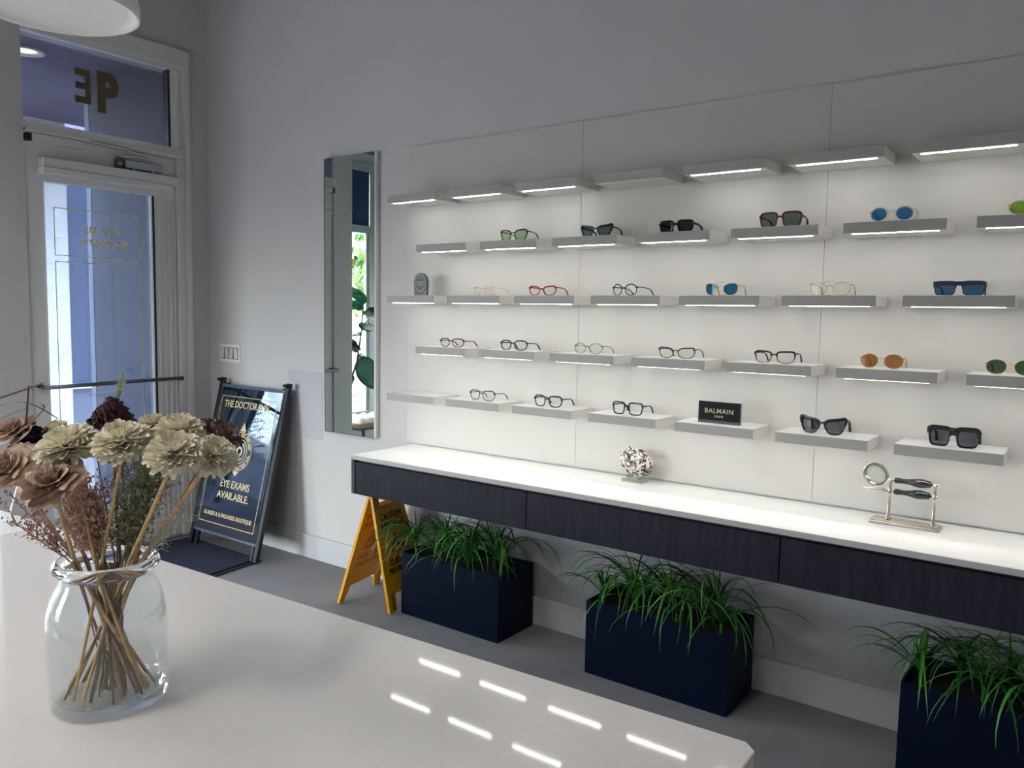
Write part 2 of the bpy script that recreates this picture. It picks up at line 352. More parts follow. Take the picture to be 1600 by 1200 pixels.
# pale pillar and navy shutter across the pavement
M_pale = mat('pale_pillar', (196, 196, 198), .8, var=.05, scale=6)
tag(obj('street_pillar', box(-5.3, -4.9, -.25, .575, -.1, 3.3), M_pale), 'pale plastered pillar outside, seen through the left of the door glass', 'pillar')
t = thing('shop_shutter', 'navy panelled shutter outside behind the pale pillar', 'shutter', (-5.6, 1.6, .60))
obj('shutter_leaf', box(-.03, .03, -1.3, 1.3, .05, 2.6), mat('navy_shutter', (40, 56, 82), .6), t)
obj('frame', box(-.035, .05, -1.35, 1.35, 0, .05), M_pale, t)
struct('wall_outdoor', box(-5.9, -5.65, -.2, 4.5, -.1, 4), mat('blue_grey_wall', (92, 98, 112), .8))
struct('trim_1', box(-3.34, -3.275, -.002, .2, -.1, 3.1), mat('alcove_edge', (150, 152, 164), .8))

# ================================================================= STREET
M_pave = mat('pavement', (112, 111, 110), .85, var=.08, scale=2)
struct('ground', box(-60, -3.751, -45, 20, -.3, -.07), M_pave)
struct('ground_alcove', box(-3.751, -1.951, YR+.1, 0.0, -.3, -.02), M_pave)
def palm(loc, h, label, s=1.0, seed=1):
    rnd = random.Random(seed)
    t = thing('palm_tree', label, 'tree', loc, group='palm trees along the street')
    bm = bmesh.new(); tube(bm, [(0, 0, 0), (.1, .03, h*.5), (.05, 0, h)], [.2*s, .15*s, .13*s], 12); obj('trunk', bm, mat('palm_trunk', (140, 120, 96), .9, var=.3, scale=8), t, True)
    for k in range(16):
        a = 2*PI*k/16+rnd.random()*.3; el = rnd.choice([-.5, -.1, .3, .8])
        bm = bmesh.new(); L = 2.2*s; pts = []
        for i in range(9):
            u = i/8; pts.append(Vector((L*u*math.cos(el*(1-u)), 0, L*(math.sin(el)*u-.75*u*u))))
        for i in range(8):
            for j in range(3):
                p = pts[i].lerp(pts[i+1], j/3); w = .55*s*math.sin(PI*min(1, (i+j/3)/8*.9+.1))
                for sd in (-1, 1):
                    a0 = bm.verts.new(p); a1 = bm.verts.new(p+Vector((.07*s, 0, 0))); a2 = bm.verts.new(p+Vector((.25*s, sd*w, -.35*w)))
                    bm.faces.new((a0, a1, a2))
        obj('frond', bm, mat('palm_frond', (104, 118, 50), .6, var=.3, scale=6), t, loc=(.05, 0, h), rot=(0, 0, a))
palm((-6.5, -3.55, -.07), 2.5, 'palm tree outside nearest to the shop windows', 1.0, 1)
palm((-16.0, -5.0, -.07), 5.0, 'taller palm tree across the street', 1.2, 2)
def leafy(name, loc, r, label, seed, rgb=(96, 128, 70)):
    rnd = random.Random(seed); t = thing(name, label, 'tree', loc)
    bm = bmesh.new(); tube(bm, [(0, 0, 0), (0, 0, r*1.4)], r*.12, 8); obj('trunk', bm, MATS['palm_trunk'], t)
    bm = bmesh.new()
    for k in range(1500):
        d = Vector((rnd.gauss(0, 1), rnd.gauss(0, 1), rnd.gauss(0, .8))).normalized()*r*rnd.uniform(.6, 1)
        p = d+Vector((0, 0, r*1.9)); s = r*.09; q = Euler((rnd.random()*6, rnd.random()*6, rnd.random()*6)).to_matrix()
        bm.faces.new([bm.verts.new(p+q @ Vector(v)*s) for v in ((-1, -.5, 0), (1, -.5, 0), (1, .5, 0), (-1, .5, 0))])
    f = obj('foliage', bm, mat(name+'_leaf%d' % seed, rgb, .7, var=.3, scale=5), t); f['kind'] = 'stuff'
leafy('street_tree', (-11.0, -9.6, -.07), 1.5, 'leafy green street tree seen in the mirror through the windows', 3)
leafy('street_tree', (-12.5, -12.5, -.07), 1.6, 'leafy street tree farther along the pavement', 4, (120, 150, 86))
leafy('street_tree', (-9.5, -.9, -.07), 1.1, 'leafy tree beside the palm near the pavement', 5, (84, 130, 80))
# parked dark van
v = thing('parked_van', 'dark parked van with rounded windows outside the shop', 'car', (-10.2, -5.6, -.07), (0, 0, .0))
bm = bmesh.new(); prism(bm, [(-2.2, .35), (2.2, .35), (2.25, 1.0), (1.5, 1.15), (1.0, 1.85), (-2.0, 1.9), (-2.25, 1.2)], 'y', -.9, .9)
obj('body', bm, mat('van_paint', (20, 26, 36), .2, coat=.5), v)
for sd in (-1, 1):
    bm = bmesh.new(); prism(bm, [(-1.9, 1.2), (-.7, 1.2), (-.7, 1.7), (-1.85, 1.7)], 'y', sd*.9, sd*.915); obj('side_window', bm, mat('van_glass', (110, 130, 140), .1, spec=.8), v)
    bm = bmesh.new(); prism(bm, [(-.6, 1.2), (1.2, 1.2), (.85, 1.7), (-.6, 1.7)], 'y', sd*.9, sd*.915); obj('side_window', bm, MATS['van_glass'], v)
    for xx in (-1.4, 1.4):
        bm = bmesh.new(); tube(bm, [(xx, sd*.92, .35), (xx, sd*.72, .35)], .35, 24); obj('wheel', bm, M_dark, v)
# pale building over the road
bl = thing('street_building', 'pale low building with dark windows across the road', 'building', (-22, -12, -.07))
obj('wall', box(-2, 0, -9, 9, 0, 4.2), M_pale, bl)
for k in range(6): obj('window', box(0, .05, -8+2.7*k, -6.4+2.7*k, 1.2, 3.0), mat('far_window', (70, 84, 100), .3), bl)

# ================================================================= INDOORS BY THE WINDOWS: bench and fiddle-leaf fig (seen in the mirror)
M_leather = mat('brown_leather', (112, 92, 84), .4, var=.15, scale=20)
t = thing('tufted_bench', 'low brown tufted leather bench under the street windows, seen in the mirror', 'bench', (-3.28, -3.35, 0))
bm = bmesh.new()
nx, ny = 12, 48; LX, LY = .38, 1.6; g = []
for i in range(nx+1):
    row = []
    for j in range(ny+1):
        x = -LX/2+LX*i/nx; y = -LY/2+LY*j/ny
        e = min(1, min(i, nx-i)/1.5)*min(1, min(j, ny-j)/1.5)
        dz = .03*abs(math.sin((x+y)*PI/.13))**.5*abs(math.sin((x-y)*PI/.13))**.5
        row.append(bm.verts.new((x, y, .315+.03*e+dz*e)))
    g.append(row)
for i in range(nx):
    for j in range(ny): bm.faces.new((g[i][j], g[i+1][j], g[i+1][j+1], g[i][j+1]))
bx(bm, -LX/2, LX/2, -LY/2, LY/2, .265, .315)
obj('seat_pad', bm, M_leather, t, True)
obj('seat_frame', box(-.18, .18, -.79, .79, .24, .265), M_dark, t)
for a in (-1, 1):
    for c in (-1, 1): obj('leg', box(a*.16-.012, a*.16+.012, c*.72-.012, c*.72+.012, 0, .24), M_dark, t)
t = thing('fiddle_leaf_fig', 'potted fiddle-leaf fig with large dark green leaves beside the leather bench', 'plant', (-3.0, -2.27, 0))
bm = bmesh.new(); lathe(bm, [(0, 0), (.11, 0), (.13, .22), (.12, .22), (.11, .20), (0, .20)], 24); obj('pot', bm, mat('grey_pot', (80, 82, 88), .6), t, True)
M_fig = mat('fig_leaf', (16, 62, 44), .35, var=.25, scale=12); M_bark = mat('bark', (44, 34, 32), .8)
bm = bmesh.new(); tube(bm, [(0, 0, .19), (.0, .0, .45), (0, -.01, .62), (.01, -.06, .75), (.0, -.16, .95), (0, -.22, 1.25), (0, -.24, 1.5)], [.014, .013, .012, .011, .01, .008, .006], 8); obj('stem', bm, M_bark, t, True)
bm = bmesh.new(); tube(bm, [(0, -.0, .50), (.0, -.07, .66), (0, -.12, .80)], .006, 6); obj('stem', bm, M_bark, t, True)
def figleaf(L, Wd):
    bm = bmesh.new(); n = 10; rows = []
    for i in range(n+1):
        u = i/n; w = Wd*(math.sin(PI*u**.75)**.7)*(.75+.35*u) if 0 < u < 1 else .002; z = -.22*L*u*u
        rows.append([bm.verts.new((L*u, w*k/2, z+abs(k)*.02*(1 if abs(k) == 1 else .3)+.006*math.sin(u*40))) for k in (-2, -1, 0, 1, 2)])
    for a, b in zip(rows, rows[1:]):
        for k in range(4): bm.faces.new((a[k], a[k+1], b[k+1], b[k]))
    return mesh_of(bm, 'fig_leaf', M_fig, True)
FL = figleaf(.30, .11)
for (x, y, z, rx, ry, rz, s) in [(0, -.20, 1.06, .9, -.5, PI*.5, 1.0), (0, -.23, 1.0, 1.2, 1.2, -1.5, 1.15), (.02, -.2, .98, 1.4, 1.1, -.9, 1.0), (-.02, -.22, 1.02, 1.5, .9, -2.1, 1.1), (0, -.24, 1.30, .6, -.6, -1.6, 1.0), (0, -.24, 1.42, .6, -.2, -1.2, .9), (0, -.24, 1.5, 0, -.9, 1.4, .9), (0, -.12, .80, .7, .1, PI*.5, .7), (.0, -.2, 1.2, .3, -.2, 3.0, .9), (0, -.22, 1.25, .5, -.3, .2, 1.0), (0, -.24, 1.45, .5, -.5, 2.6, .9)]:
    o = obj('leaf', FL, M_fig, t, loc=(x, y, z), rot=(rx, ry, rz)); o.scale = (s, s, s)

# ================================================================= DISPLAY WALL
dp = thing('display_backing', 'tall white backing of flush panels behind the floating shelves', 'wall panelling', (0, 0, 0))
xs_ = [-.0335, .9895, 2.0087, 3.03, 4.05]
for a, b_ in zip(xs_, xs_[1:]): obj('panel', box(a+.0005, b_-.0005, -.0125, -.001, .77, 2.263, .0008), M_panel, dp)
YB = -.0128
PER, XO, SW, TH, SD = .3843, .1917, .305, .0361, -.1906
SZ = [1.9974, 1.757, 1.5186, 1.2778, 1.0399]
rows = ['top', 'second', 'third', 'fourth', 'bottom']; nth = ['first', 'second', 'third', 'fourth', 'fifth', 'sixth', 'seventh', 'eighth']
on_ = {(1, 1): 'holding black sunglasses with green lenses', (1, 2): 'holding pointed black sunglasses', (1, 3): 'holding chunky black sunglasses', (1, 4): 'holding burgundy square sunglasses', (1, 5): 'holding clear-framed blue sunglasses', (1, 6): 'holding clear-framed green sunglasses', (2, 0): 'holding the round-topped black plaque', (4, 4): 'holding the black lettered plaque'}
body_me = None
for r in range(5):
    for i in range(8):
        if r % 2 == 1 and i == 7: continue
        x = i*PER+(XO if r % 2 else 0)
        lit = not (r == 0 and i == 3)
        lab = 'white shelf, %s from the left in the %s row' % (nth[i], rows[r])
        if (r, i) in on_: lab += ', '+on_[(r, i)]
        elif r == 0 and i == 3: lab += ', its strip light off'
        t = thing('floating_shelf', lab, 'shelf', (x, YB, SZ[r]), group='floating display shelves on the white wall')
        if body_me is None:
            body_me = mesh_of(box(0, SW, SD-YB+.001, 0, -TH, 0, .0012), 'shelf_board', M_shelf); edge_me = mesh_of(box(.0006, SW-.0006, SD-YB, SD-YB+.0009, -TH+.0006, -.0006), 'front_edge', mat('grey_edge_band', (164, 162, 161), .55))
            ch = bmesh.new(); bx(ch, .018, SW-.018, SD-YB+.010, SD-YB+.032, -TH-.0002, -TH+.0004); chan_me = mesh_of(ch, 'light_channel', M_shelf)
            st = bmesh.new(); bx(st, .024, SW-.024, SD-YB+.014, SD-YB+.028, -TH-.0010, -TH-.0002); strip_me = mesh_of(st, 'light_strip', M_led)
            st = bmesh.new(); bx(st, .024, SW-.024, SD-YB+.014, SD-YB+.028, -TH-.0010, -TH-.0002); strip0_me = mesh_of(st, 'light_strip', M_unlit)
        obj('shelf_board', body_me, None, t); obj('front_edge', edge_me, None, t); obj('light_channel', chan_me, None, t)
        obj('light_strip', strip_me if lit else strip0_me, None, t)

# ---- floating drawer units and worktop
M_wood = mat('dark_wood', (31, 31, 43), .6, spec=.2, var=.32, scale=9, stretch=(7, 7, .7), bump=.4, bscale=30)
seams = [.0125, 1.027, 2.032, 3.04, 4.05]
for k, (a, b_) in enumerate(zip(seams, seams[1:])):
    t = thing('floating_drawer_unit', 'dark wood wall-hung drawer unit, %s from the left under the white worktop' % nth[k], 'drawer unit', (a, 0, .579), group='dark wood drawer units')
    w = b_-a; l0 = .030 if k == 0 else .002
    obj('carcass', box(.0, w, -.415, -.001, 0, .163), mat('carcass_black', (16, 17, 24), .5), t)
    obj('drawer_front', box(l0, w-.002, -.435, -.4155, .0, .153, .001), M_wood, t)
    if k == 0: obj('end_panel', box(.0, .022, -.434, -.4155, 0, .163), MATS['carcass_black'], t)
t = thing('worktop', 'long white worktop over the dark wood drawer units', 'countertop', (.0121, 0, .7422))
obj('slab', box(0, 4.04, -.433, -.001, 0.0, .0196), M_worktop, t)
obj('front_edge', box(0, 4.04, -.4352, -.4331, 0, .0190), M_wtedge, t)

# ================================================================= MIRROR, SWITCHES, LAMP
t = thing('wall_mirror', 'tall frameless mirror on the grey wall left of the white shelves', 'mirror', (-.657, 0, .766))
obj('mirror_glass', box(0.003, .395, -.022, -.0175, 0, 1.500), M_mirror, t)
bm = bmesh.new(); bx(bm, .010, .388, -.0174, -.001, .006, 1.494); obj('backing', bm, M_dark, t)
obj('side_trim', box(.395, .409, -.024, -.001, 0, 1.50, .001), M_mirror_edge, t); obj('side_trim', box(0, .0029, -.024, -.001, 0, 1.50), mat('mirror_bevel', (120, 136, 130), .2), t)
obj('edge_trim', box(.003, .395, -.0224, -.001, -.003, -.0001), M_dark, t)
t = thing('light_switch_plate', 'white four-gang light switch plate on the grey wall above the poster stand', 'light switch', (-1.572, -.001, 1.163))
obj('plate', box(-.105, .105, -.006, 0, -.057, .057, .002), M_white, t)
obj('rocker_frame', box(-.092, .092, -.0066, -.0061, -.037, .037), mat('rocker_gap', (120, 122, 124), .5), t)
for k in range(4):
    o = obj('rocker', box(-.016, .016, -.010, -.0062, -.033, .033, .001), mat('rocker', (220, 220, 220), .3) if k in (0, 3) else mat('rocker_grey', (206, 206, 206), .35), t, loc=(-.069+.046*k, 0, 0), rot=(.07 if k % 2 else -.07, 0, 0))
t = thing('pendant_lamp', 'wide white round pendant lamp hanging over the desk', 'lamp', (1.0801, -2.1988, 2.03))
bm = bmesh.new(); lathe(bm, [(k_*.765, z_) for k_, z_ in [(0, .012), (.17, .011), (.185, .009), (.191, .006), (.197, .0), (.203, .0), (.204, .02), (.19, .09), (.13, .17), (.05, .21), (.03, .23), (0, .23)]], 64); obj('shade', bm, M_lamp, t, True)
bm = bmesh.new(); tube(bm, [(0, 0, .225), (0, 0, ZC-2.03-.03)], .004, 8); obj('cord', bm, M_dark, t)
bm = bmesh.new(); lathe(bm, [(0, ZC-2.03-.001), (.06, ZC-2.03-.001), (.06, ZC-2.03-.03), (0, ZC-2.03-.03)], 24); obj('ceiling_rose', bm, M_lamp, t)

nd = 0
for (dx, dy, wh) in [(-.8, -3.3, 'nearest the street windows'), (1.1, -3.2, 'over the camera side of the desk'), (-.6, -5.3, 'in the back row near the windows'), (1.3, -4.9, 'at the right of the back row')]:  # unseen ceiling spots, added as soft fill for desk, flowers and door wall
    t = thing('downlight', 'added ceiling fill light ' + wh, 'ceiling light', (dx, dy, ZC), group='added ceiling fill lights')
    bm = bmesh.new(); lathe(bm, [(.07, -.001), (.085, -.006), (.10, -.001)], 32); obj('trim_ring', bm, M_white, t, True)
    bm = bmesh.new(); lathe(bm, [(0, -.003), (.07, -.003)], 24); obj('lamp', bm, emis('fill_lamp', (255, 248, 238), 8), t)
    ld = bpy.data.lights.new('fill_spot', 'SPOT'); ld.energy = FILL; ld.spot_size = math.radians(124); ld.spot_blend = .35; ld.shadow_soft_size = .38; ld.color = (1, .97, .93)
    lo_ = bpy.data.objects.new('fill_spot', ld); C.objects.link(lo_); lo_.parent = t; lo_.location = (0, 0, -.02)
# ================================================================= DESK
ZD = .72
def slab_poly(pts, z0, z1, name, m, parent=None, bev=.004):
    bm = bmesh.new(); prism(bm, pts, 'z', z0, z1)
    bmesh.ops.bevel(bm, geom=[e for e in bm.edges], offset=bev, segments=3, affect='EDGES', profile=.5)
    return obj(name, bm, m, parent)
t = thing('reception_desk', 'large pale quartz-topped desk in the foreground carrying the glass jar', 'desk', (0, 0, 0))
slab_poly([(.088, -1.811), (2.378, -1.700), (2.400, -1.722), (2.430, -2.75), (.133, -2.85)], ZD-.04, ZD, 'desktop', M_desk, t, .003)
bm = bmesh.new(); prism(bm, [(.15, -1.87), (2.33, -1.77), (2.36, -2.69), (.19, -2.79)], 'z', 0, ZD-.0405); obj('desk_base', bm, M_desk2, t)
t = thing('side_desk', 'white quartz-topped desk section left of the seam', 'desk', (0, 0, 0))
slab_poly([(-.75, -1.852), (.0865, -1.8115), (.131, -2.85), (-.70, -2.89)], ZD-.04, ZD, 'desktop', mat('quartz_white', (222, 222, 222), .2), t, .002)
bm = bmesh.new(); prism(bm, [(-.70, -1.92), (.03, -1.88), (.07, -2.79), (-.66, -2.83)], 'z', 0, ZD-.0405); obj('desk_base', bm, M_desk2, t)
bm = bmesh.new(); tube(bm, [(-.931, -1.5, .652), (-1.16, -1.5, .30), (-1.22, -1.5, .0)], .006, 8)
tag(obj('metal_rod', bm, mat('pale_metal', (230, 232, 236), .3, metal=.3), smooth=True), 'thin pale metal rod standing on the floor beyond the far left of the desk', 'rod')

# ================================================================= PLANTERS WITH GRASSY PLANTS
def blade(L, up, droop, w, seed):
    bm = bmesh.new(); n = 9; rnd = random.Random(seed); rows_ = []; bend = rnd.uniform(-.06, .06)
    x = z = 0; ang = up
    pts = []
    for i in range(n+1):
        pts.append((x, z)); d = L/n; x += d*math.cos(ang); z += d*math.sin(ang); ang -= droop/n*(.4+1.2*i/n)
    for i, (x, z) in enumerate(pts):
        u = i/n; ww = w*(1-u**2.2)*(.55+.45*min(1, u*4))+.0003
        y = bend*x*u
        rows_.append([bm.verts.new((x, y-ww, z+ww*.5)), bm.verts.new((x, y, z)), bm.verts.new((x, y+ww, z+ww*.5))])
    for a, b in zip(rows_, rows_[1:]):
        bm.faces.new((a[0], a[1], b[1], b[0])); bm.faces.new((a[1], a[2], b[2], b[1]))
    return bm
BL = []
specs = [(.34, 1.25, 2.5), (.38, 1.05, 2.5), (.44, .95, 2.9), (.28, 1.4, 1.4), (.40, .75, 2.4), (.46, 1.1, 3.0), (.24, 1.45, .8), (.38, .6, 2.1), (.42, .85, 2.9), (.30, 1.25, 1.9)]
for k, (L, up, dr) in enumerate(specs):
    for c in range(3): BL.append(mesh_of(blade(L, up, dr, .0044+.0010*(k % 3), k*7+c), 'blade', M_leaf[c], True))
def planter(x0, w, label, seed, y0=-.295, dp=.265, h=.30, ntuft=7):
    rnd = random.Random(seed)
    t = thing('planter', label, 'planter', (x0, y0, 0), group='navy planters under the drawers')
    bm = bmesh.new(); e = .008
    bx(bm, 0, w, 0, e, 0, h); bx(bm, 0, w, dp-e, dp, 0, h); bx(bm, 0, e, e, dp-e, 0, h); bx(bm, w-e, w, e, dp-e, 0, h); bx(bm, e, w-e, e, dp-e, 0, .01)
    obj('planter_box', bm, M_navy, t)
    bm = bmesh.new(); g = [[bm.verts.new((.008+(w-.016)*i/12, .008+(dp-.016)*j/5, h-.035+rnd.random()*.012)) for j in range(6)] for i in range(13)]
    for i in range(12):
        for j in range(5): bm.faces.new((g[i][j], g[i+1][j], g[i+1][j+1], g[i][j+1]))
    obj('soil', bm, M_soil, t)
    for q in range(ntuft):
        cx = w*(.10+.80*q/(ntuft-1))+rnd.uniform(-.02, .02); cyy = .055+.10*(q % 2)+rnd.uniform(-.01, .02); hz = h+rnd.uniform(-.01, .035)
        bm = bmesh.new()
        for a in range(3): tube(bm, [(.004*math.cos(a*2.1), .004*math.sin(a*2.1), h-.05-hz), (0, 0, .01)], [.004, .006], 5)
        tf = obj('plant_tuft', bm, M_leaf[0], t, loc=(cx, cyy, hz))
        nb = 42
        for k in range(nb):
            me = rnd.choice(BL); a = 2*PI*k/nb*5+rnd.uniform(-.25, .25)
            s = rnd.uniform(.8, 1.08)
            sy = math.sin(a)
            if q < 2 and math.cos(a) < 0: s *= .72
            if sy > .1: s *= .50-.22*sy
            o = obj('blade', me, None, tf, rot=(rnd.uniform(-.15, .15), rnd.uniform(-.15, .15), a)); o.scale = (s, s, s)
planter(.208, .580, 'navy box planter of grassy plants nearest the yellow floor sign', 11)
planter(1.232, .592, 'navy box planter of grassy plants in the middle under the drawers', 12)
planter(2.385, .592, 'navy box planter of grassy plants at the right, cut by the frame', 13)

# ================================================================= WET FLOOR SIGN
t = thing('wet_floor_sign', 'folding yellow wet floor sign standing open under the left end of the drawers', 'floor sign', (.0, -.208, 0), (0, 0, math.radians(11)))
HS, AP = .150, .568; Lp = math.hypot(HS, AP); tilt = math.atan2(HS, AP)
def panel_bm():
    bm = bmesh.new(); th = .007
    prism(bm, [(-.172, 0), (-.128, 0), (-.100, .075), (.100, .075), (.128, 0), (.172, 0), (.122, Lp-.085), (-.122, Lp-.085)], 'x', -th/2, th/2)
    prism(bm, [(-.122, Lp-.085), (-.072, Lp-.085), (-.066, Lp-.025), (-.110, Lp-.006)], 'x', -th/2, th/2)
    prism(bm, [(.072, Lp-.085), (.122, Lp-.085), (.110, Lp-.006), (.066, Lp-.025)], 'x', -th/2, th/2)
    prism(bm, [(-.110, Lp-.006), (-.066, Lp-.025), (.066, Lp-.025), (.110, Lp-.006), (.108, Lp), (-.108, Lp)], 'x', -th/2, th/2)
    # raised rim
    for s in (-1, 1):
        prism(bm, [(s*.172, 0), (s*.160, 0), (s*.108, Lp), (s*.118, Lp)], 'x', -th, th)
    for z in (.14, Lp-.10): bx(bm, -th*.75, th*.75, -.15+.04*(z > .3), .15-.04*(z > .3), z-.003, z+.003)
    return bm
for s in (1, -1):      # s=1: right-hand leaf faces the camera; s=-1: left-hand leaf, its inner side shows
    # local axes: u along y, v up the slope; the leaf leans to the apex at x=0
    p = obj('sign_leaf', panel_bm(), M_yellow, t, loc=(s*HS, 0, 0.003), rot=(0, -s*tilt, 0))
    R = (PI/2, 0, PI/2)
    fx = .0042
    if s == 1: args = dict(mirror=False); xx = fx; ink, ink2 = M_black, M_red
    else: args = dict(mirror=True); xx = fx; ink, ink2 = M_backink, mat('show_through_red', (196, 96, 10), .6)
    text('lettering', 'CAUTION', .042, ink, p, (xx, 0, Lp-.145), R, bold=.02, sx=.95, **args)
    text('lettering', 'WET FLOOR', .040, ink, p, (xx, 0, Lp-.190), R, bold=.02, sx=.92, **args)
    text('lettering', 'CUIDADO', .040, ink, p, (xx, 0, .220), R, bold=.02, sx=.95, **args)
    text('lettering', 'PISO MOJADO', .036, ink, p, (xx, 0, .180), R, bold=.02, sx=.92, **args)
    tb = bmesh.new(); closed = [(-.062, .262), (.062, .262), (0, .365)]
    inner = [(-.045, .271), (.045, .271), (0, .346)]
    for k in range(3):
        a, b_, c, d = closed[k], closed[(k+1) % 3], inner[(k+1) % 3], inner[k]
        prism(tb, [a, b_, c, d], 'x', xx-.0002, xx+.0008)
    obj('warning_triangle', tb, ink2, p)
    fg = bmesh.new(); prism(fg, [(-.026, .322), (-.004, .330), (.004, .318), (-.018, .308)], 'x', xx, xx+.001); prism(fg, [(-.010, .324), (.004, .318), (.024, .296), (.016, .286), (-.002, .298)], 'x', xx, xx+.001)
    prism(fg, [(.004, .300), (.014, .302), (.010, .274), (.002, .274)], 'x', xx, xx+.001); prism(fg, [(-.034, .300), (-.014, .316), (-.010, .310), (-.030, .292)], 'x', xx, xx+.001)
    prism(fg, [(-.008, .338), (.002, .340), (.004, .331), (-.006, .329)], 'x', xx, xx+.001)
    obj('slipping_figure', fg, ink if s == 1 else ink2, p)
    if s == 1:
        lb = bmesh.new(); bx(lb, xx-.0004, xx+.0004, -.135, -.100, .036, .080); bx(lb, xx-.0004, xx+.0004, -.142, -.108, -.0, .034); obj('worn_sticker', lb, mat('sticker', (150, 110, 20), .6, var=.3, scale=90), p)
bm = bmesh.new(); tube(bm, [(0, -.108, AP-.004), (0, .108, AP-.004)], .006, 8); obj('hinge', bm, M_yellow, t)

# ================================================================= DOOR MAT AND POSTER STAND
t = thing('door_mat', 'dark navy carpet door mat in front of the glass door', 'mat', (-1.30, -.66, 0))
bm = bmesh.new(); prism(bm, [(-.41, .445), (.29, .445), (.335, .43), (.345, .40), (.44, -.45), (-.41, -.45)], 'z', 0, .006); obj('rubber_backing', bm, M_rubber, t)
bm = bmesh.new(); prism(bm, [(-.39, .425), (.30, .425), (.41, -.43), (-.39, -.43)], 'z', .0062, .012); obj('pile', bm, M_mat, t)

A0 = Vector((-1.576, -.288, .013)); ZT = 1.0
lean = math.atan2(.245, ZT); LR = math.hypot(.245, ZT)
t = thing('poster_stand', 'black framed poster stand with a glossy navy sign leaning against the wall by the door', 'sign stand', tuple(A0), (-lean, 0, 0))
# local: x across, z up the lean, y back
WS = .640
def rail(x):
    bm = bmesh.new(); bx(bm, x-.014, x+.014, -.012, .012, .0, LR); return bm
obj('side_rail', rail(0.0), M_signrail, t); obj('side_rail', rail(WS), M_signrail, t)
for x in (.050, WS-.040): obj('inner_rail', box(x-.009, x+.009, -.006, .014, 0.0, LR-.03), M_signrail, t)
for x in (0.0, WS):
    bm = bmesh.new(); tube(bm, [(x, -.012, LR-.018), (x, -.040, LR-.018)], .010, 10); obj('knob', bm, M_dark, t)
obj('cross_bar', box(.0145, WS-.0145, -.010, .008, LR-.068, LR-.040), mat('slate_rail', (74, 88, 108), .4), t)
obj('cross_bar', box(.0145, WS-.0145, -.010, .008, .085, .108), MATS['slate_rail'], t)
pn = obj('poster_panel', box(.018, WS-.018, -.016, -.0105, .100, LR-.060, .001), M_signpanel, t)
TX = (PI/2, 0, 0); cx_ = WS/2; yy = -.0172
M_goldl = mat('gold_letter', (214, 198, 152), .5)
text('lettering', 'THE DOCTOR IS IN.', .058, M_goldl, pn, (cx_-.01, yy, .868), TX, bold=.014, sx=.86)
text('lettering', 'EYE EXAMS', .060, M_goldl, pn, (cx_+.02, yy, .392), TX, bold=.014, sx=.95)
text('lettering', 'AVAILABLE.', .060, M_goldl, pn, (cx_+.02, yy, .325), TX, bold=.014)
text('lettering', 'GLASSES & SUNGLASSES BOUTIQUE', .034, M_goldl, pn, (cx_+.005, yy, .205), TX, bold=.012, sx=.86)
bm = bmesh.new(); w = .0035
for (a, b_, c, d) in [(.050, WS-.050, .150, .150+w), (.050, WS-.050, LR-.115, LR-.115+w), (.050, .050+w, .150, LR-.115), (WS-.050-w, WS-.050, .150, LR-.115)]: bx(bm, a, b_, yy, yy+.0006, c, d)
obj('gold_border', bm, M_goldl, pn)
bm = bmesh.new()
def ring(bm, cx, cz, r0, r1, y, sx=1.0, a0=0, a1=2*PI, n=36):
    for k in range(n):
        p = a0+(a1-a0)*k/n; q = a0+(a1-a0)*(k+1)/n
        bm.faces.new([bm.verts.new((cx+r*sx*math.cos(a), y, cz+r*math.sin(a))) for r, a in ((r0, p), (r1, p), (r1, q), (r0, q))])
EZ = .595
for r0, r1 in ((.016, .030), (.048, .055), (.068, .074), (.112, .117)): ring(bm, cx_, EZ, r0, r1, yy)
for a0 in (.2, PI+.2): ring(bm, cx_, EZ, .086, .092, yy, 1, a0, a0+PI-.4)
for k in range(26):
    a = PI*(.06+.88*k/25)
    for s in (1, -1):
        p = Vector((cx_+.102*math.cos(a), yy, EZ+s*.102*math.sin(a)))
        if k % 5 != 4: bm.faces.new([bm.verts.new(p+Vector(v)) for v in ((-.004, 0, -.006), (.004, 0, -.006), (.004, 0, .006), (-.004, 0, .006))])
bm.faces.new([bm.verts.new(v) for v in ((cx_-.030, yy, EZ+.120), (cx_+.030, yy, EZ+.120), (cx_, yy, EZ+.175))])
bm.faces.new([bm.verts.new(v) for v in ((cx_-.030, yy, EZ-.120), (cx_+.030, yy, EZ-.120), (cx_, yy, EZ-.150))])
obj('eye_emblem', bm, M_goldl, pn)

# ================================================================= PLAQUES
t = thing('round_top_plaque', 'small black plaque with a round ringed top on the leftmost third-row shelf', 'plaque', (.150, -.115, SZ[2]+.0005), (0, 0, math.radians(-8)))
bm = bmesh.new(); ol = [(-.046, 0), (.046, 0)]+[(.050*math.cos(a), .060+.050*math.sin(a)) for a in [PI*k/24-.25*(1-k/24)+.25*(k/24) for k in range(25)]]
prism(bm, ol, 'y', 0, .012); obj('body', bm, mat('plaque_grey', (70, 72, 76), .25), t)
bm = bmesh.new(); prism(bm, [(.049*math.cos(2*PI*k/40), .061+.049*math.sin(2*PI*k/40)) for k in range(40)], 'y', -.0012, -.0001); obj('disc', bm, mat('plaque_black', (16, 16, 18), .3), t)
bm = bmesh.new(); ring(bm, 0, .061, .038, .0415, -.0016); ring(bm, -.0135, .059, .0080, .0115, -.0016, n=24); ring(bm, .0135, .059, .0080, .0115, -.0016, n=24); ring(bm, 0, .066, .018, .020, -.0016, 1.1, .6, PI-.6, 12)
obj('spectacle_emblem', bm, mat('silver_print', (170, 166, 160), .5), t)
text('lettering', 'I', .010, MATS['silver_print'], t, (0, -.0018, .088), TX)
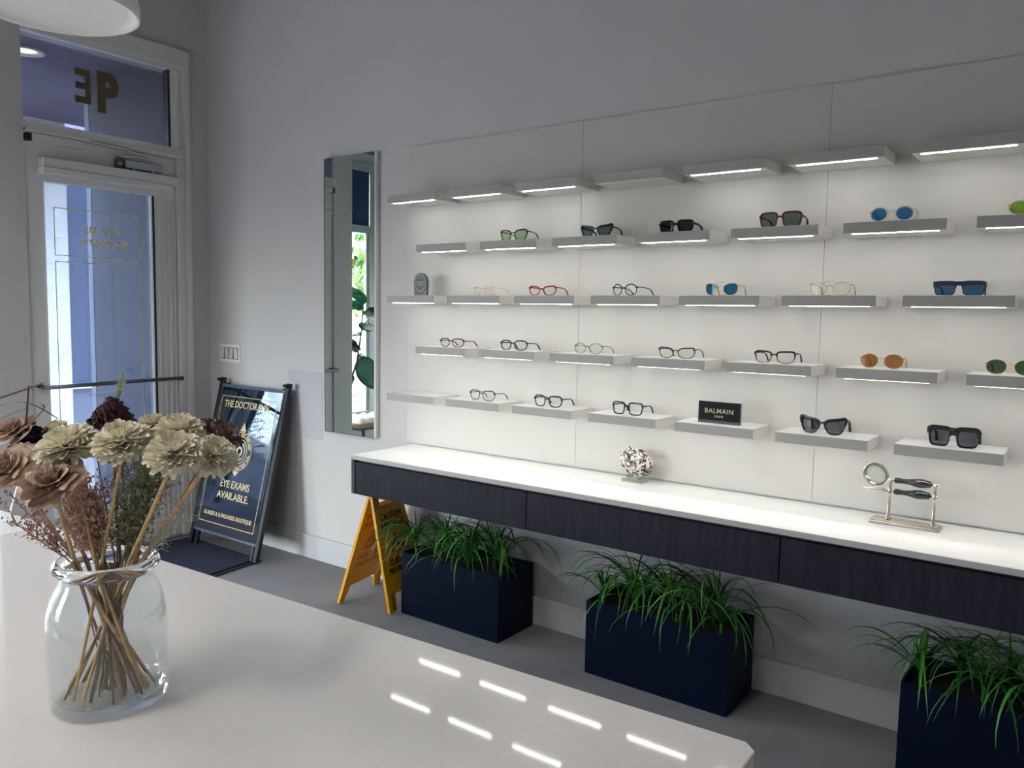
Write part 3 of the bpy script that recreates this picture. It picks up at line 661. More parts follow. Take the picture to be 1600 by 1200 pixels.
t = thing('lettered_plaque', 'black rectangular plaque with pale lettering on a bottom-row shelf', 'plaque', (1.689, -.125, SZ[4]+.0005), (0, 0, 0))
obj('face', box(-.082, .080, -.006, 0, 0.002, .081), mat('plaque_navy', (8, 9, 24), .5, spec=.2), t)
obj('acrylic_back', box(-.082, .083, .0001, .008, 0, .081, .001), mat('acrylic_grey', (150, 156, 156), .15), t)
obj('base_strip', box(-.082, .080, -.0072, -.0061, .0, .010), mat('plaque_strip', (70, 72, 76), .3), t)
text('lettering', 'BALMAIN', .025, mat('brass_letter', (196, 186, 150), .4), t, (0, -.0075, .046), TX, bold=.004, space=1.12)
text('lettering', 'PARIS', .011, MATS['brass_letter'], t, (0, -.0075, .026), TX, bold=.02, space=1.3)

# ================================================================= EYEWEAR
def gl_mat(name, rgb, refl=.3, ior=1.4): return glass('lens_'+name, rgb, 1.0, refl, ior)
def eyewear(name, label, x, z, w, h, fcol, lens, style='round', thick=.0032, yaw=0, y=-.142, clear=False, tcol=None, group=None):
    """w, h: overall width and height of the front. The pair stands on its rims, sides open towards the wall."""
    cat = 'sunglasses' if name == 'sunglasses' else 'eyeglasses'
    t = thing(name, label, cat, (x, y, z+.0006), (0, 0, math.radians(yaw)), group)
    st = dict(n=2.4, cat=0, taper=.06, gap=.017, brow=1.3, dz=0, wire=False, bridge=.35, lw=1.0)
    st.update({'round': dict(n=2.1, taper=.03), 'square': dict(n=4.2, taper=.10), 'cateye': dict(n=2.6, cat=.38, taper=.12, brow=1.6), 'soft': dict(n=3.0, taper=.12, brow=1.5),
               'sharpcat': dict(n=3.2, cat=.62, taper=.22, brow=2.0), 'flat': dict(n=5.0, taper=.10, brow=2.4, bridge=.75), 'geo': dict(n=2.8, taper=.10), 'wire': dict(n=2.1, wire=True, taper=.04),
               'wirecat': dict(n=2.3, wire=True, cat=.35, taper=.10), 'shield': dict(n=5, taper=.12, brow=2.2, bridge=.8), 'browline': dict(n=3.4, taper=.14, brow=1.6, cat=.12)}.get(style, {}))
    gap = st['gap']; a = (w-gap)/4-thick*.9; b = h/2-thick*.6; cxl = gap/2+a+thick*.6
    if st['wire']: a = (w*.94-gap)/4
    def outline(sx, n=32, grow=0.0):
        pts = []
        for k in range(n):
            th = 2*PI*k/n; c, s = math.cos(th), math.sin(th)
            px = math.copysign(abs(c)**(2/st['n']), c); pz = math.copysign(abs(s)**(2/st['n']), s)
            X = (a+grow)*px*(1+st['taper']*pz); Z = (b+grow)*pz
            out = max(0, px)
            Z += st['cat']*b*out*out*max(0, pz)*1.3; X += st['cat']*a*out*max(0, pz)**2*.35
            if st['cat'] and pz > 0: Z -= st['cat']*b*(.25*max(0, -px)+.22)
            if pz < 0 and style in ('square', 'flat', 'soft', 'sharpcat'): X -= .04*a*px*abs(pz)
            gx_, gz_ = sx*(cxl+X), h/2+Z
            pts.append((gx_, .16*gx_*gx_/.0725, gz_))
        return pts
    fm = fcol
    bm = bmesh.new()
    for sx in (-1, 1):
        pts = outline(sx)
        if st['wire']: closed_tube(bm, pts, .0010, 6)
        else:
            rr = [thick*1.2*(.62 if style == 'browline' and p[2] < h*.5 else (st['brow'] if p[2] > h*.62 else 1))*.62 for p in pts]
            closed_tube(bm, pts, rr, 6, thick*.75)
    zb = h/2+b*st['bridge']
    br = .0011 if st['wire'] else thick*.62
    arch = [(-gap/2-thick*.3, .0, zb-.001), (-gap/4, .0, zb+.0018), (0, .0, zb+.0026), (gap/4, .0, zb+.0018), (gap/2+thick*.3, .0, zb-.001)]
    tube(bm, arch, br*(1 if st['wire'] else 1.35), 8)
    if style == 'wirecat' or style == 'wire2': tube(bm, [(-gap/2-a*.4, .0, h-.001), (0, 0, h+.001), (gap/2+a*.4, .0, h-.001)], .001, 6)
    if style == 'flat':
        bx(bm, -w/2, w/2, -thick*.6, thick*1.2, h*.84, h*1.0)
        bx(bm, -gap*.8, gap*.8, -thick*.5, thick*.8, h*.6, h*.92)
    hx = w/2; hz = h*.72 if not st['cat'] else h*.82
    for sx in (-1, 1):
        bx(bm, min(sx*(hx-.006), sx*hx), max(sx*(hx-.006), sx*hx), .004, .013, hz-.003-(0 if st['wire'] else .001), hz+.003)
    fr = obj('front_frame', bm, fm, t, True)
    if style in ('flat', 'shield', 'browline', 'square'):
        for p in fr.data.polygons: p.use_smooth = False
    if style == 'shield':
        bm2 = bmesh.new(); bx(bm2, -w/2, w/2, -.004, .004, h*.70, h, .001); obj('brow_bar', bm2, fm, t)
    for sx in (-1, 1):
        pts = outline(sx, 32, -.0006); bm = bmesh.new()
        cpt = bm.verts.new((sx*cxl, .16*cxl*cxl/.0725+.0002, h/2)); vs_ = [bm.verts.new(Vector(p)+Vector((0, .0003, 0))) for p in pts]
        for k in range(len(vs_)): bm.faces.new((cpt, vs_[k], vs_[(k+1) % len(vs_)]))
        obj('lens', bm, lens, t, True)
        tip = Vector((sx*(hx-.012), .122, .0035)); tm = tcol or fm
        tk = .0011 if st['wire'] else thick*.55
        bm = bmesh.new(); tube(bm, [(sx*(hx-.003), .010, hz), (sx*(hx-.004), .055, hz-.001), (sx*(hx-.008), .088, hz-.004), (sx*(hx-.011), .106, hz-.012), tip], [tk*1.5, tk*1.3, tk*1.3, tk*1.7, tk*2.0], 8, flat=1.0)
        obj('temple', bm, tm, t, True)
        if st['wire'] or style == 'browline':
            bm = bmesh.new(); tube(bm, [(sx*gap*.42, .002, h*.52), (sx*gap*.36, .006, h*.44)], .0012, 6); obj('nose_pad', bm, mat('nose_pad', (220, 210, 190), .3), t)
    return t
black = mat('black_acetate', (16, 16, 20), .2); navyf = mat('navy_acetate', (32, 34, 70), .2); redf = mat('red_acetate', (132, 22, 44), .2); burg = mat('burgundy_acetate', (74, 18, 30), .2)
redblk = mat('dark_red_acetate', (92, 16, 28), .2, var=.5, scale=60); tort = mat('tortoise_acetate', (58, 34, 28), .2, var=.6, scale=90); goldw = mat('gold_wire', (206, 168, 120), .25, metal=.9); darkw = mat('dark_wire', (44, 38, 34), .3, metal=.7)
peach = glass('peach_clear', (250, 206, 190), .9, 1.0, 1.6); peach2 = mat('peach_acetate', (226, 180, 160), .25); clearf = mat('clear_acetate', (200, 200, 188), .15, spec=.8); sage = mat('sage_acetate', (128, 140, 124), .2); greyg = mat('grey_green_acetate', (48, 56, 52), .2)
dkplum = mat('plum_acetate', (30, 18, 30), .2); champ = mat('champagne_acetate', (206, 190, 164), .2)
L_clear = gl_mat('clear', (250, 250, 250), .15); L_green = gl_mat('pale_green', (176, 206, 170)); L_teal = gl_mat('teal_grey', (98, 124, 122)); L_dark = gl_mat('dark_violet', (60, 62, 84)); L_grn2 = gl_mat('grey_green', (110, 124, 112))
L_blue = gl_mat('blue', (64, 122, 170)); L_lime = gl_mat('lime', (136, 182, 74)); L_pet = gl_mat('petrol', (50, 116, 150)); L_shield = gl_mat('navy_blue', (74, 112, 148)); L_brown = gl_mat('brown', (178, 128, 84)); L_bott = gl_mat('bottle_green', (74, 108, 80)); L_grey = gl_mat('smoke', (112, 112, 126))
SGr, EGr = 'sunglasses on the floating shelves', 'eyeglasses on the floating shelves'
def sgl(*a, **k): return eyewear('sunglasses', *a, group=SGr, **k)
def egl(*a, **k): return eyewear('eyeglasses', *a, group=EGr, **k)
sgl('black cat-eye sunglasses with pale green lenses', .722, SZ[1], .141, .050, black, L_green, 'cateye', .0030, 2)
sgl('pointed black cat-eye sunglasses with teal-grey lenses', 1.139, SZ[1], .145, .047, black, L_teal, 'sharpcat', .0040, 0)
sgl('chunky black rectangular sunglasses with dark violet lenses', 1.491, SZ[1], .144, .047, black, L_dark, 'square', .0055, 0)
sgl('oversized burgundy square sunglasses with grey-green lenses', 1.887, SZ[1], .151, .055, burg, L_grn2, 'square', .0040, 0, tcol=black)
sgl('clear-framed round sunglasses with blue lenses', 2.249, SZ[1], .139, .052, clearf, L_blue, 'round', .0042, 0)
sgl('clear-framed round sunglasses with bright green lenses, cut by the frame', 2.640, SZ[1], .140, .047, champ, L_lime, 'round', .0036, 0)
egl('clear peach cat-eye eyeglasses on the third row', .555, SZ[2], .128, .043, peach2, L_clear, 'cateye', .0016, -10)
egl('red cat-eye eyeglasses on the third row', .880, SZ[2], .140, .042, redf, L_clear, 'cateye', .0030, 0)
egl('navy blue round eyeglasses', 1.276, SZ[2], .130, .046, navyf, L_clear, 'round', .0026, -14)
sgl('rimless-looking petrol blue sunglasses with thin gold sides', 1.681, SZ[2], .128, .047, goldw, L_pet, 'wirecat', .002, 0)
egl('gold wire eyeglasses with a double bridge', 2.068, SZ[2], .135, .047, goldw, L_clear, 'wirecat', .002, 0)
sgl('navy flat-top shield sunglasses with blue lenses', 2.456, SZ[2], .144, .044, mat('navy_matte', (28, 32, 54), .4), L_shield, 'shield', .0026, 0)
egl('dark red and black eyeglasses', .372, SZ[3], .146, .041, redblk, L_clear, 'soft', .0028, 0)
egl('dark navy geometric eyeglasses', .732, SZ[3], .148, .044, mat('midnight_acetate', (22, 24, 44), .2), L_clear, 'geo', .0034, 0)
egl('pale sage round eyeglasses', 1.116, SZ[3], .135, .045, sage, L_clear, 'round', .0020, 0)
egl('tortoise cat-eye eyeglasses with gold corners', 1.510, SZ[3], .150, .043, tort, L_clear, 'cateye', .0024, 0)
egl('dark browline eyeglasses with thin lower rims', 1.889, SZ[3], .147, .044, tort, L_clear, 'browline', .0032, 0)
sgl('gold oval sunglasses with brown gradient lenses', 2.243, SZ[3], .137, .049, goldw, L_brown, 'wire', .002, 0)
sgl('gold wire sunglasses with bottle green lenses, cut by the frame', 2.608, SZ[3], .135, .047, goldw, L_bott, 'wire', .002, 0, tcol=darkw)
egl('grey-green eyeglasses, leftmost pair of the bottom row', .558, SZ[4], .146, .047, greyg, L_clear, 'soft', .0024, 0)
egl('dark plum rounded eyeglasses on the bottom row', .921, SZ[4], .145, .050, dkplum, L_clear, 'soft', .0034, 0)
egl('glossy black square eyeglasses on the bottom row', 1.306, SZ[4], .138, .052, black, L_clear, 'square', .0036, 0)
sgl('black cat-eye sunglasses with smoke lenses on the bottom row', 2.066, SZ[4], .152, .058, black, L_grey, 'sharpcat', .0044, 0)
sgl('heavy black flat-top square sunglasses on the bottom row', 2.467, SZ[4], .148, .062, black, L_grey, 'flat', .0048, 0)

# ================================================================= ROCK SPECIMEN
t = thing('mineral_specimen', 'speckled black and white mineral rock on a clear acrylic stand on the worktop', 'rock', (1.324, -.085, .7624))
M_acr = glass('acrylic', (240, 246, 242), .96, 1.0, 1.5)
obj('acrylic_stand', box(-.048, .048, -.03, .03, 0, .012, .001), M_acr, t)
bm = bmesh.new(); bx(bm, -.03, -.02, -.02, .02, .0121, .03); bx(bm, .02, .03, -.02, .02, .0121, .03); obj('acrylic_prong', bm, M_acr, t)
m = bpy.data.materials.new('speckled_mineral'); m.use_nodes = True; nt = m.node_tree; b_ = nt.nodes['Principled BSDF']; b_.inputs['Roughness'].default_value = .35
vo = nt.nodes.new('ShaderNodeTexVoronoi'); vo.inputs['Scale'].default_value = 110; tc = nt.nodes.new('ShaderNodeTexCoord'); nt.links.new(tc.outputs['Object'], vo.inputs['Vector'])
sp = nt.nodes.new('ShaderNodeSeparateColor'); nt.links.new(vo.outputs['Color'], sp.inputs[0])
rp = nt.nodes.new('ShaderNodeValToRGB'); rp.color_ramp.interpolation = 'CONSTANT'; el = rp.color_ramp.elements
el[0].position = 0; el[0].color = lin((40, 40, 50)); el[1].position = .30; el[1].color = lin((120, 112, 118))
for p_, c_ in ((.45, (214, 204, 192)), (.75, (232, 226, 214)), (.9, (176, 150, 120))): e_ = el.new(p_); e_.color = lin(c_)
nt.links.new(sp.outputs[0], rp.inputs[0]); nt.links.new(rp.outputs[0], b_.inputs['Base Color'])
bm = bmesh.new(); bmesh.ops.create_icosphere(bm, subdivisions=5, radius=1)
rnd = random.Random(5); from mathutils import noise as NZ
for v in bm.verts:
    p = v.co.copy(); n1 = NZ.noise(p*2.1)*.13+NZ.cell(p*6)*.06+NZ.noise(p*9)*.10
    s_ = 1+n1; v.co = Vector((p.x*.068*s_, p.y*.030*s_, p.z*.056*s_))
    v.co.x += -.014*(v.co.z/.056)
o = obj('rock', bm, m, t, loc=(.002, 0, .080))

# ================================================================= MAGNIFIER DESK SET
t = thing('magnifier_stand', 'nickel stand holding a magnifying glass and a letter opener on the worktop', 'desk stand', (2.342, -.125, .7622))
bm = bmesh.new(); bx(bm, -.105, .105, -.034, .034, 0, .010, .002); bx(bm, -.098, .098, -.028, .028, .010, .014, .001); obj('base', bm, M_chrome, t)
for px in (-.052, .082):
    for yy_ in (-.012, .012):
        bm = bmesh.new(); lathe(bm, [(0, .014), (.006, .014), (.0065, .018), (.003, .022), (.0032, .100), (.0048, .108), (.003, .114), (.0035, .138), (.0048, .142), (.002, .148), (0, .149)], 14, px, yy_); obj('post', bm, M_chrome, t, True)
    for zz in (.100, .136):
        bm = bmesh.new(); tube(bm, [(px, -.013, zz), (px, .013, zz)], .0028, 8); obj('cradle_bar', bm, M_chrome, t, True)
def handle_pts(x0, x1, z):
    n = 14; return [(x0+(x1-x0)*k/n, 0, z) for k in range(n+1)], [.0085, .0100, .0092, .0082, .0080, .0086, .0098, .0116, .0134, .0146, .0148, .0142, .0128, .0110, .0098]
M_horn = mat('dark_horn', (40, 30, 36), .18, var=.35, scale=40, spec=.7)
M_horn2 = mat('blue_black_horn', (28, 32, 46), .18, var=.2, scale=40, spec=.7)
mg = thing('magnifying_glass', 'magnifying glass with a dark horn handle, upper tool on the nickel stand', 'magnifying glass', (2.342, -.125, .7622+.1465), (0, 0, 0))
bm = bmesh.new(); closed_tube(bm, [(-.098+.040*math.cos(2*PI*k/40), 0, .012+.040*math.sin(2*PI*k/40)) for k in range(40)], .0014, 8); obj('lens_rim', bm, M_chrome, mg, True)
bm = bmesh.new(); c0 = bm.verts.new((-.098, -.0006, .012)); c1 = bm.verts.new((-.098, .0006, .012)); vs1 = [bm.verts.new((-.098+.039*math.cos(2*PI*k/40), 0, .012+.039*math.sin(2*PI*k/40))) for k in range(40)]
for k in range(40): bm.faces.new((c0, vs1[k], vs1[(k+1) % 40])); bm.faces.new((c1, vs1[(k+1) % 40], vs1[k]))
obj('magnifier_lens', bm, gl_mat('magnifier', (246, 250, 248)), mg, True)
bm = bmesh.new(); tube(bm, [(-.060, 0, .002), (-.052, 0, 0), (-.036, 0, 0)], [.003, .0045, .0045], 10); obj('collar', bm, M_chrome, mg, True)
P_, Rr = handle_pts(-.038, .070, 0); bm = bmesh.new(); tube(bm, P_, Rr, 14); obj('handle', bm, M_horn, mg, True)
bm = bmesh.new(); tube(bm, [(.070, 0, 0), (.080, 0, 0), (.088, 0, 0), (.098, 0, 0)], [.004, .0035, .006, .001], 10); obj('end_cap', bm, M_chrome, mg, True)
lo = thing('letter_opener', 'letter opener with a blue-black horn handle, lower tool on the nickel stand', 'letter opener', (2.342, -.125, .7622+.1085), (0, 0, 0))
bm = bmesh.new(); tube(bm, [(-.142, 0, .003), (-.11, 0, .0), (-.075, 0, 0), (-.056, 0, 0)], [.0006, .0045, .0062, .004], 10, flat=.45); obj('blade', bm, M_chrome, lo, True)
bm = bmesh.new(); tube(bm, [(-.056, 0, 0), (-.036, 0, 0)], .0045, 10); obj('collar', bm, M_chrome, lo, True)
P_, Rr = handle_pts(-.038, .068, 0); bm = bmesh.new(); tube(bm, P_, Rr, 14); obj('handle', bm, M_horn2, lo, True)
bm = bmesh.new(); tube(bm, [(.068, 0, 0), (.078, 0, 0), (.086, 0, 0), (.096, 0, 0)], [.004, .0035, .006, .001], 10); obj('end_cap', bm, M_chrome, lo, True)

# ================================================================= GLASS JAR AND DRIED FLOWERS
JX, JY = 1.390, -2.280
M_jar = bpy.data.materials.new('jar_glass'); M_jar.use_nodes = True; b_ = M_jar.node_tree.nodes['Principled BSDF']
b_.inputs['Base Color'].default_value = (.97, .985, .99, 1); b_.inputs['Roughness'].default_value = 0; b_.inputs['Transmission Weight'].default_value = 1; b_.inputs['IOR'].default_value = 1.46
bm = bmesh.new()
prof = [(0, 0), (.090, 0), (.0975, .004), (.100, .012), (.1005, .10), (.1005, .145), (.0985, .170), (.092, .195), (.083, .214), (.0765, .226), (.0745, .236), (.076, .241), (.084, .243), (.0885, .248), (.0895, .254), (.087, .261), (.080, .264), (.0745, .262),
        (.0715, .255), (.0715, .236), (.0735, .225), (.080, .212), (.089, .193), (.0955, .169), (.0975, .145), (.0975, .10), (.0965, .030), (.093, .020), (.080, .015), (0, .013)]
lathe(bm, prof, 72); jar_me = mesh_of(bm, 'glass_jar', glass('jar_wall', (250, 252, 252), .985, 1.0, 1.45), True); jar_me.materials.append(M_jar)
for p_ in jar_me.polygons:
    if p_.center.z > .2365: p_.material_index = 1
jar = tag(obj('glass_jar', jar_me, None, smooth=True, loc=(JX, JY, ZD+.0006)), 'clear glass jar with a rolled lip holding the dried flowers on the desk', 'vase')
def petal_mesh(L, Wd, cup, notch, m, name='petal', n=5, lift=.2):
    bm = bmesh.new(); rows_ = []
    for i in range(n+1):
        u = i/n; w_ = Wd*(.28+.72*math.sin(PI*min(1, u*.62+.05)))*(1 if i < n else .62)
        z_ = lift*L*u*u
        rows_.append([bm.verts.new((L*u-(notch*L if (abs(k) == 2 and i == n) else 0), w_*k/4, z_+cup*w_*(k/2)**2)) for k in (-2, -1, 0, 1, 2)])
    for a, b in zip(rows_, rows_[1:]):
        for k in range(4): bm.faces.new((a[k], a[k+1], b[k+1], b[k]))
    return mesh_of(bm, name, m, True)
PET = [petal_mesh(1, .46, .30, .12, M_cream, lift=.12), petal_mesh(1, .42, .45, .05, M_cream, lift=.30), petal_mesh(1, .50, .18, .2, M_cream, lift=.03)]
def cup_petal(R0, R1, H, half, m, flare=.12, seed=1):
    bm = bmesh.new(); rr = random.Random(seed); nu, nv = 7, 8; rows_ = []; ph = rr.random()*6
    for i in range(nu+1):
        u = i/nu; row = []
        for j in range(nv+1):
            v = -1+2*j/nv; a = v*half*(.55+.45*math.sin(PI*min(1, .15+u*.75)))
            rad = R0+(R1-R0)*u**.6+(flare*max(0, u-.7)/.3)*(1+.5*math.sin(v*5+ph)); z = H*u*(1-.10*v*v)-.35*flare*(max(0, u-.82)/.18)**2+.03*math.sin(v*6+ph)*u
            row.append(bm.verts.new((rad*math.cos(a), rad*math.sin(a), z)))
        rows_.append(row)
    for a, b in zip(rows_, rows_[1:]):
        for k in range(nv): bm.faces.new((a[k], a[k+1], b[k+1], b[k]))
    bmesh.ops.solidify(bm, geom=bm.faces[:], thickness=.035)
    return mesh_of(bm, 'petal', m, True)
ROSE = [cup_petal(.30, .92, .10, .75, M_brown, .16, 1), cup_petal(.26, .74, .30, .80, M_brown, .16, 2), cup_petal(.20, .54, .44, .90, M_brown, .12, 3), cup_petal(.15, .36, .54, 1.1, M_brown, .09, 4), cup_petal(.08, .20, .58, 1.5, M_brown, .05, 5), cup_petal(.02, .07, .56, 2.6, M_brown, .03, 6)]
MAUV = [petal_mesh(1, .7, .4, .2, M_mauve, lift=.4)]
BURG = [petal_mesh(1, .8, .5, .2, M_burg, lift=.6)]
NAVY = [petal_mesh(1, .5, .4, .1, M_navyfl, lift=.3)]
def orient(axis): return Vector(axis).normalized().to_track_quat('Z', 'Y').to_euler()
def stem_of(t, head, r, m, bottom, kink=None):
    """stem from under the head through the jar neck to the jar floor, world coordinates turned into the thing's own"""
    M = t.matrix_basis.inverted()
    neck = Vector((JX+kink[0], JY+kink[1], ZD+.250)); bot = Vector((JX+bottom[0], JY+bottom[1], ZD+.0185))
    hd = Vector(head); p = []
    for k in range(5): p.append(hd.lerp(neck, k/4)+Vector((0, 0, 0)))
    for k in range(1, 5): p.append(neck.lerp(bot, k/4))
    bm = bmesh.new(); tube(bm, [M @ q for q in p], r, 7); obj('stem', bm, m, t, True)
def flower(kind, label, pos, R, axis, kink, bottom, rings, meshes, stem_m=M_stem, r=.0030, cat='dried flower', group='dried flowers in the glass jar'):
    t = thing(kind, label, cat, pos, orient(axis), group)
    rnd = random.Random(int(pos[0]*1e4))
    for (n, L, el, z0, r0, mi) in rings:
        for k in range(n):
            a = 2*PI*(k+rnd.uniform(-.2, .2))/n+z0*50
            o = obj('petal', meshes[mi % len(meshes)], None, t, loc=(r0*R*math.cos(a), r0*R*math.sin(a), z0*R), rot=(rnd.uniform(-.25, .25), -el+rnd.uniform(-.08, .08), a))
            s = L*R*rnd.uniform(.9, 1.08); o.scale = (s, s, s)
    bm = bmesh.new(); lathe(bm, [(0, -.16*R), (.14*R, -.10*R), (.2*R, .1*R), (0, .2*R)], 10); obj('flower_base', bm, stem_m, t, True)
    stem_of(t, Vector(pos)+t.rotation_euler.to_matrix() @ Vector((0, 0, -.10*R)), r, stem_m, bottom, kink)
    return t
def zin(): return [(20, .92, -.38, .0, .10, 2), (22, .96, -.10, .05, .09, 0), (22, .90, .14, .10, .09, 0), (20, .80, .34, .14, .08, 0), (18, .66, .55, .17, .07, 1), (14, .52, .80, .20, .05, 1), (10, .42, 1.05, .22, .03, 1), (7, .36, 1.3, .22, .02, 1)]
TOC = (.55, -.75, .1)
def ax(tx, tz, toc=.45):  # tilt along screen-right by tx, up tz, and towards the camera
    return Vector((.806*tx+.588*toc, .591*tx-.804*toc, tz))
flower('cream_flower', 'cream dried flower at the left, facing up, above the front brown rose', (1.329, -2.311, 1.180), .054, ax(-.25, 1, .35), (.005, -.02), (.055, .03), zin(), PET)
flower('cream_flower', 'cream dried flower at the centre front on an upright straw stem', (1.427, -2.263, 1.193), .052, ax(.0, 1, .30), (.0, -.01), (.0, -.065), zin(), PET)
flower('cream_flower', 'cream dried flower right of centre, lowest of the right-hand cluster', (1.512, -2.215, 1.178), .050, ax(.1, 1, .45), (.035, .02), (-.05, -.04), zin(), PET, r=.0036)
flower('cream_flower', 'cream dried flower at the far right, tilted outwards', (1.512, -2.142, 1.165), .045, ax(.55, .8, .35), (.045, .035), (-.065, -.01), zin(), PET, r=.0040)
flower('cream_flower', 'cream dried flower behind the right-hand cluster, highest of the three', (1.442, -2.164, 1.205), .044, ax(.1, 1, .2), (.02, .04), (-.03, -.06), zin(), PET)
flower('cream_flower', 'small cream dried flower at the back between the two tallest blooms', (1.362, -2.172, 1.210), .030, ax(0, 1, .2), (-.01, .045), (.02, -.06), zin(), PET)
flower('cream_flower', 'small cream dried flower half hidden behind the far left roses', (1.222, -2.285, 1.198), .026, ax(-.2, 1, .3), (-.045, .0), (.05, .04), zin(), PET)
RS = [(6, 1, 0, -.02, 0, 0), (5, 1, 0, 0, 0, 1), (5, 1, 0, .0, 0, 2), (4, 1, 0, .01, 0, 3), (3, 1, 0, .02, 0, 4), (1, 1, 0, .03, 0, 5)]
flower('brown_rose', 'brown dried wood rose at the front left of the bouquet', (1.370, -2.361, 1.128), .054, ax(-.1, 1, .75), (-.015, -.045), (.05, .045), RS, ROSE, M_stem, .0036)
flower('brown_rose', 'brown dried wood rose cut by the left edge, lower one', (1.244, -2.377, 1.145), .050, ax(-.25, .9, .8), (-.045, -.03), (.06, .02), RS, ROSE, M_filb, .0034)
flower('brown_rose', 'brown dried wood rose cut by the left edge, upper one', (1.182, -2.342, 1.198), .042, ax(-.3, 1, .5), (-.05, -.01), (.065, -.01), RS, ROSE, M_filb, .0034)
flower('mauve_flower', 'dark mauve dried flower behind the far right cream bloom', (1.452, -2.090, 1.185), .042, ax(.5, .8, .1), (.04, .045), (-.06, -.02), [(12, .95, .0, 0, .1, 0), (10, .8, .4, .03, .1, 0), (8, .6, .8, .06, .05, 0)], MAUV, M_stem2, .003)
flower('navy_flower', 'dark navy dried flower between the left roses and the left cream bloom', (1.217, -2.319, 1.180), .034, ax(0, 1, .3), (-.035, .01), (.05, 0), [(12, .95, -.1, 0, .1, 0), (10, .9, .5, .03, .1, 0), (8, .8, .9, .06, .05, 0)], NAVY, M_stem2, .003)
flower('burgundy_cone_flower', 'dark burgundy cone-shaped dried flower rising at the back centre', (1.319, -2.227, 1.205), .040, ax(.05, 1, .05), (-.01, .03), (.03, -.05), [(16, .5, .1+.08*k, .15*k+.05, .62-.095*k, 0) for k in range(7)], BURG, M_stem2, .003)
def plume(label, pos, axis, L, Rr, kink, bottom, seed):
    t = thing('plume_grass', label, 'dried grass', pos, orient(axis), 'dried flowers in the glass jar'); rnd = random.Random(seed)
    bm = bmesh.new()
    for k in range(420):
        u = rnd.random(); a = rnd.random()*2*PI; w_ = Rr*math.sin(PI*min(.98, u*.9+.1))
        p = Vector((0, 0, L*(u-.3))); d = Vector((math.cos(a)*w_, math.sin(a)*w_, Rr*.9)); s_ = Vector((-math.sin(a), math.cos(a), 0))*.0006
        bm.faces.new((bm.verts.new(p+s_), bm.verts.new(p-s_), bm.verts.new(p+d)))
    f = obj('seed_head', bm, M_tail, t); f['kind'] = 'stuff'
    stem_of(t, Vector(pos), .0014, M_stem2, bottom, kink)
plume('pale green fluffy grass plume, tallest, above the burgundy cone', (1.317, -2.212, 1.272), (.25, .1, 1), .055, .013, (-.02, .03), (.02, -.03), 1)
plume('pale green fluffy grass plume, left of the burgundy cone', (1.262, -2.238, 1.213), (.9, .5, .5), .060, .013, (-.03, .03), (.04, .01), 2)
plume('pale blue-green grass plume under the cream blooms', (1.36, -2.30, 1.135), (-.3, -.2, 1), .050, .010, (-.01, 0), (.02, .02), 3)
def filler(name, label, roots, m, seed, n, spread, top, rbud, kink, bottom):
    """a sprig: main stem that forks into many twigs with tiny buds"""
    t = thing(name, label, 'dried filler', (JX, JY, ZD), (0, 0, 0), 'dried flowers in the glass jar'); rnd = random.Random(seed)
    bm = bmesh.new(); bb = bmesh.new()
    for (rx_, ry_) in roots:
        base = Vector((bottom[0]+rx_*.3, bottom[1]+ry_*.3, .02)); nk = Vector((kink[0], kink[1], .25)); tp = Vector(top)+Vector((rx_, ry_, rnd.uniform(-.02, .02)))
        tube(bm, [base, base.lerp(nk, .5), nk, nk.lerp(tp, .5), tp], [.0016, .0015, .0014, .001, .0006], 5)
        for k in range(n):
            u = rnd.uniform(.15, 1); p = nk.lerp(tp, u); d = Vector((rnd.gauss(0, 1), rnd.gauss(0, 1), rnd.uniform(.0, 1.6))).normalized()*spread*rnd.uniform(.4, 1)
            q = p+d; mid = p+d*.5+Vector((0, 0, .004)); tube(bm, [p, mid, q], [.0008, .0006, .0004], 4)
            for j in range(3):
                e = p.lerp(q, .5+.25*j)+Vector((rnd.gauss(0, .004), rnd.gauss(0, .004), rnd.uniform(0, .007)))
                r_ = rbud*rnd.uniform(.6, 1.2)
                vv = [bb.verts.new(e+Vector(v)*r_) for v in ((1, 0, 0), (-.5, .87, 0), (-.5, -.87, 0), (0, 0, 1.5), (0, 0, -1))]
                for f_ in ((0, 1, 3), (1, 2, 3), (2, 0, 3), (1, 0, 4), (2, 1, 4), (0, 2, 4)): bb.faces.new([vv[i_] for i_ in f_])
    o = obj('twigs', bm, m, t); o['kind'] = 'stuff'
    o = obj('buds', bb, m, t); o['kind'] = 'stuff'
filler('brown_filler', 'bushy brown dried filler sprigs below the front brown rose', [(-.03, -.02), (0, 0), (.02, .02), (-.05, .01), (.03, -.02)], M_filb, 21, 90, .046, (-.055, -.015, .385), .0030, (-.02, -.005), (.02, .01))
filler('green_filler', 'bushy olive green dried filler sprigs below the central blooms', [(-.01, -.02), (.02, .03), (.05, .04), (.0, .03), (.035, .0), (-.02, .02)], M_filg, 22, 95, .042, (.0, .06, .42), .0026, (.01, .03), (.0, -.02))
filler('brown_sprig', 'sparse reddish brown sprig spreading out to the left over the jar lip', [(-.05, -.05), (-.02, -.04)], mat('red_brown_sprig', (150, 108, 98), .8), 23, 26, .032, (-.075, -.055, .315), .0022, (-.055, -.035), (.03, .02))
filler('brown_sprig', 'sparse reddish brown sprig under the roses at the far left', [(-.06, -.03), (-.03, -.01)], MATS['red_brown_sprig'], 24, 24, .034, (-.10, -.06, .36), .0024, (-.05, -.03), (.03, .0))
filler('pale_sprig', 'wispy pale sprig to the right of the straw stems', [(.03, .03), (.05, .02)], mat('pale_sprig', (168, 168, 156), .8), 25, 30, .040, (.07, .07, .36), .0010, (.05, .03), (-.03, -.02))
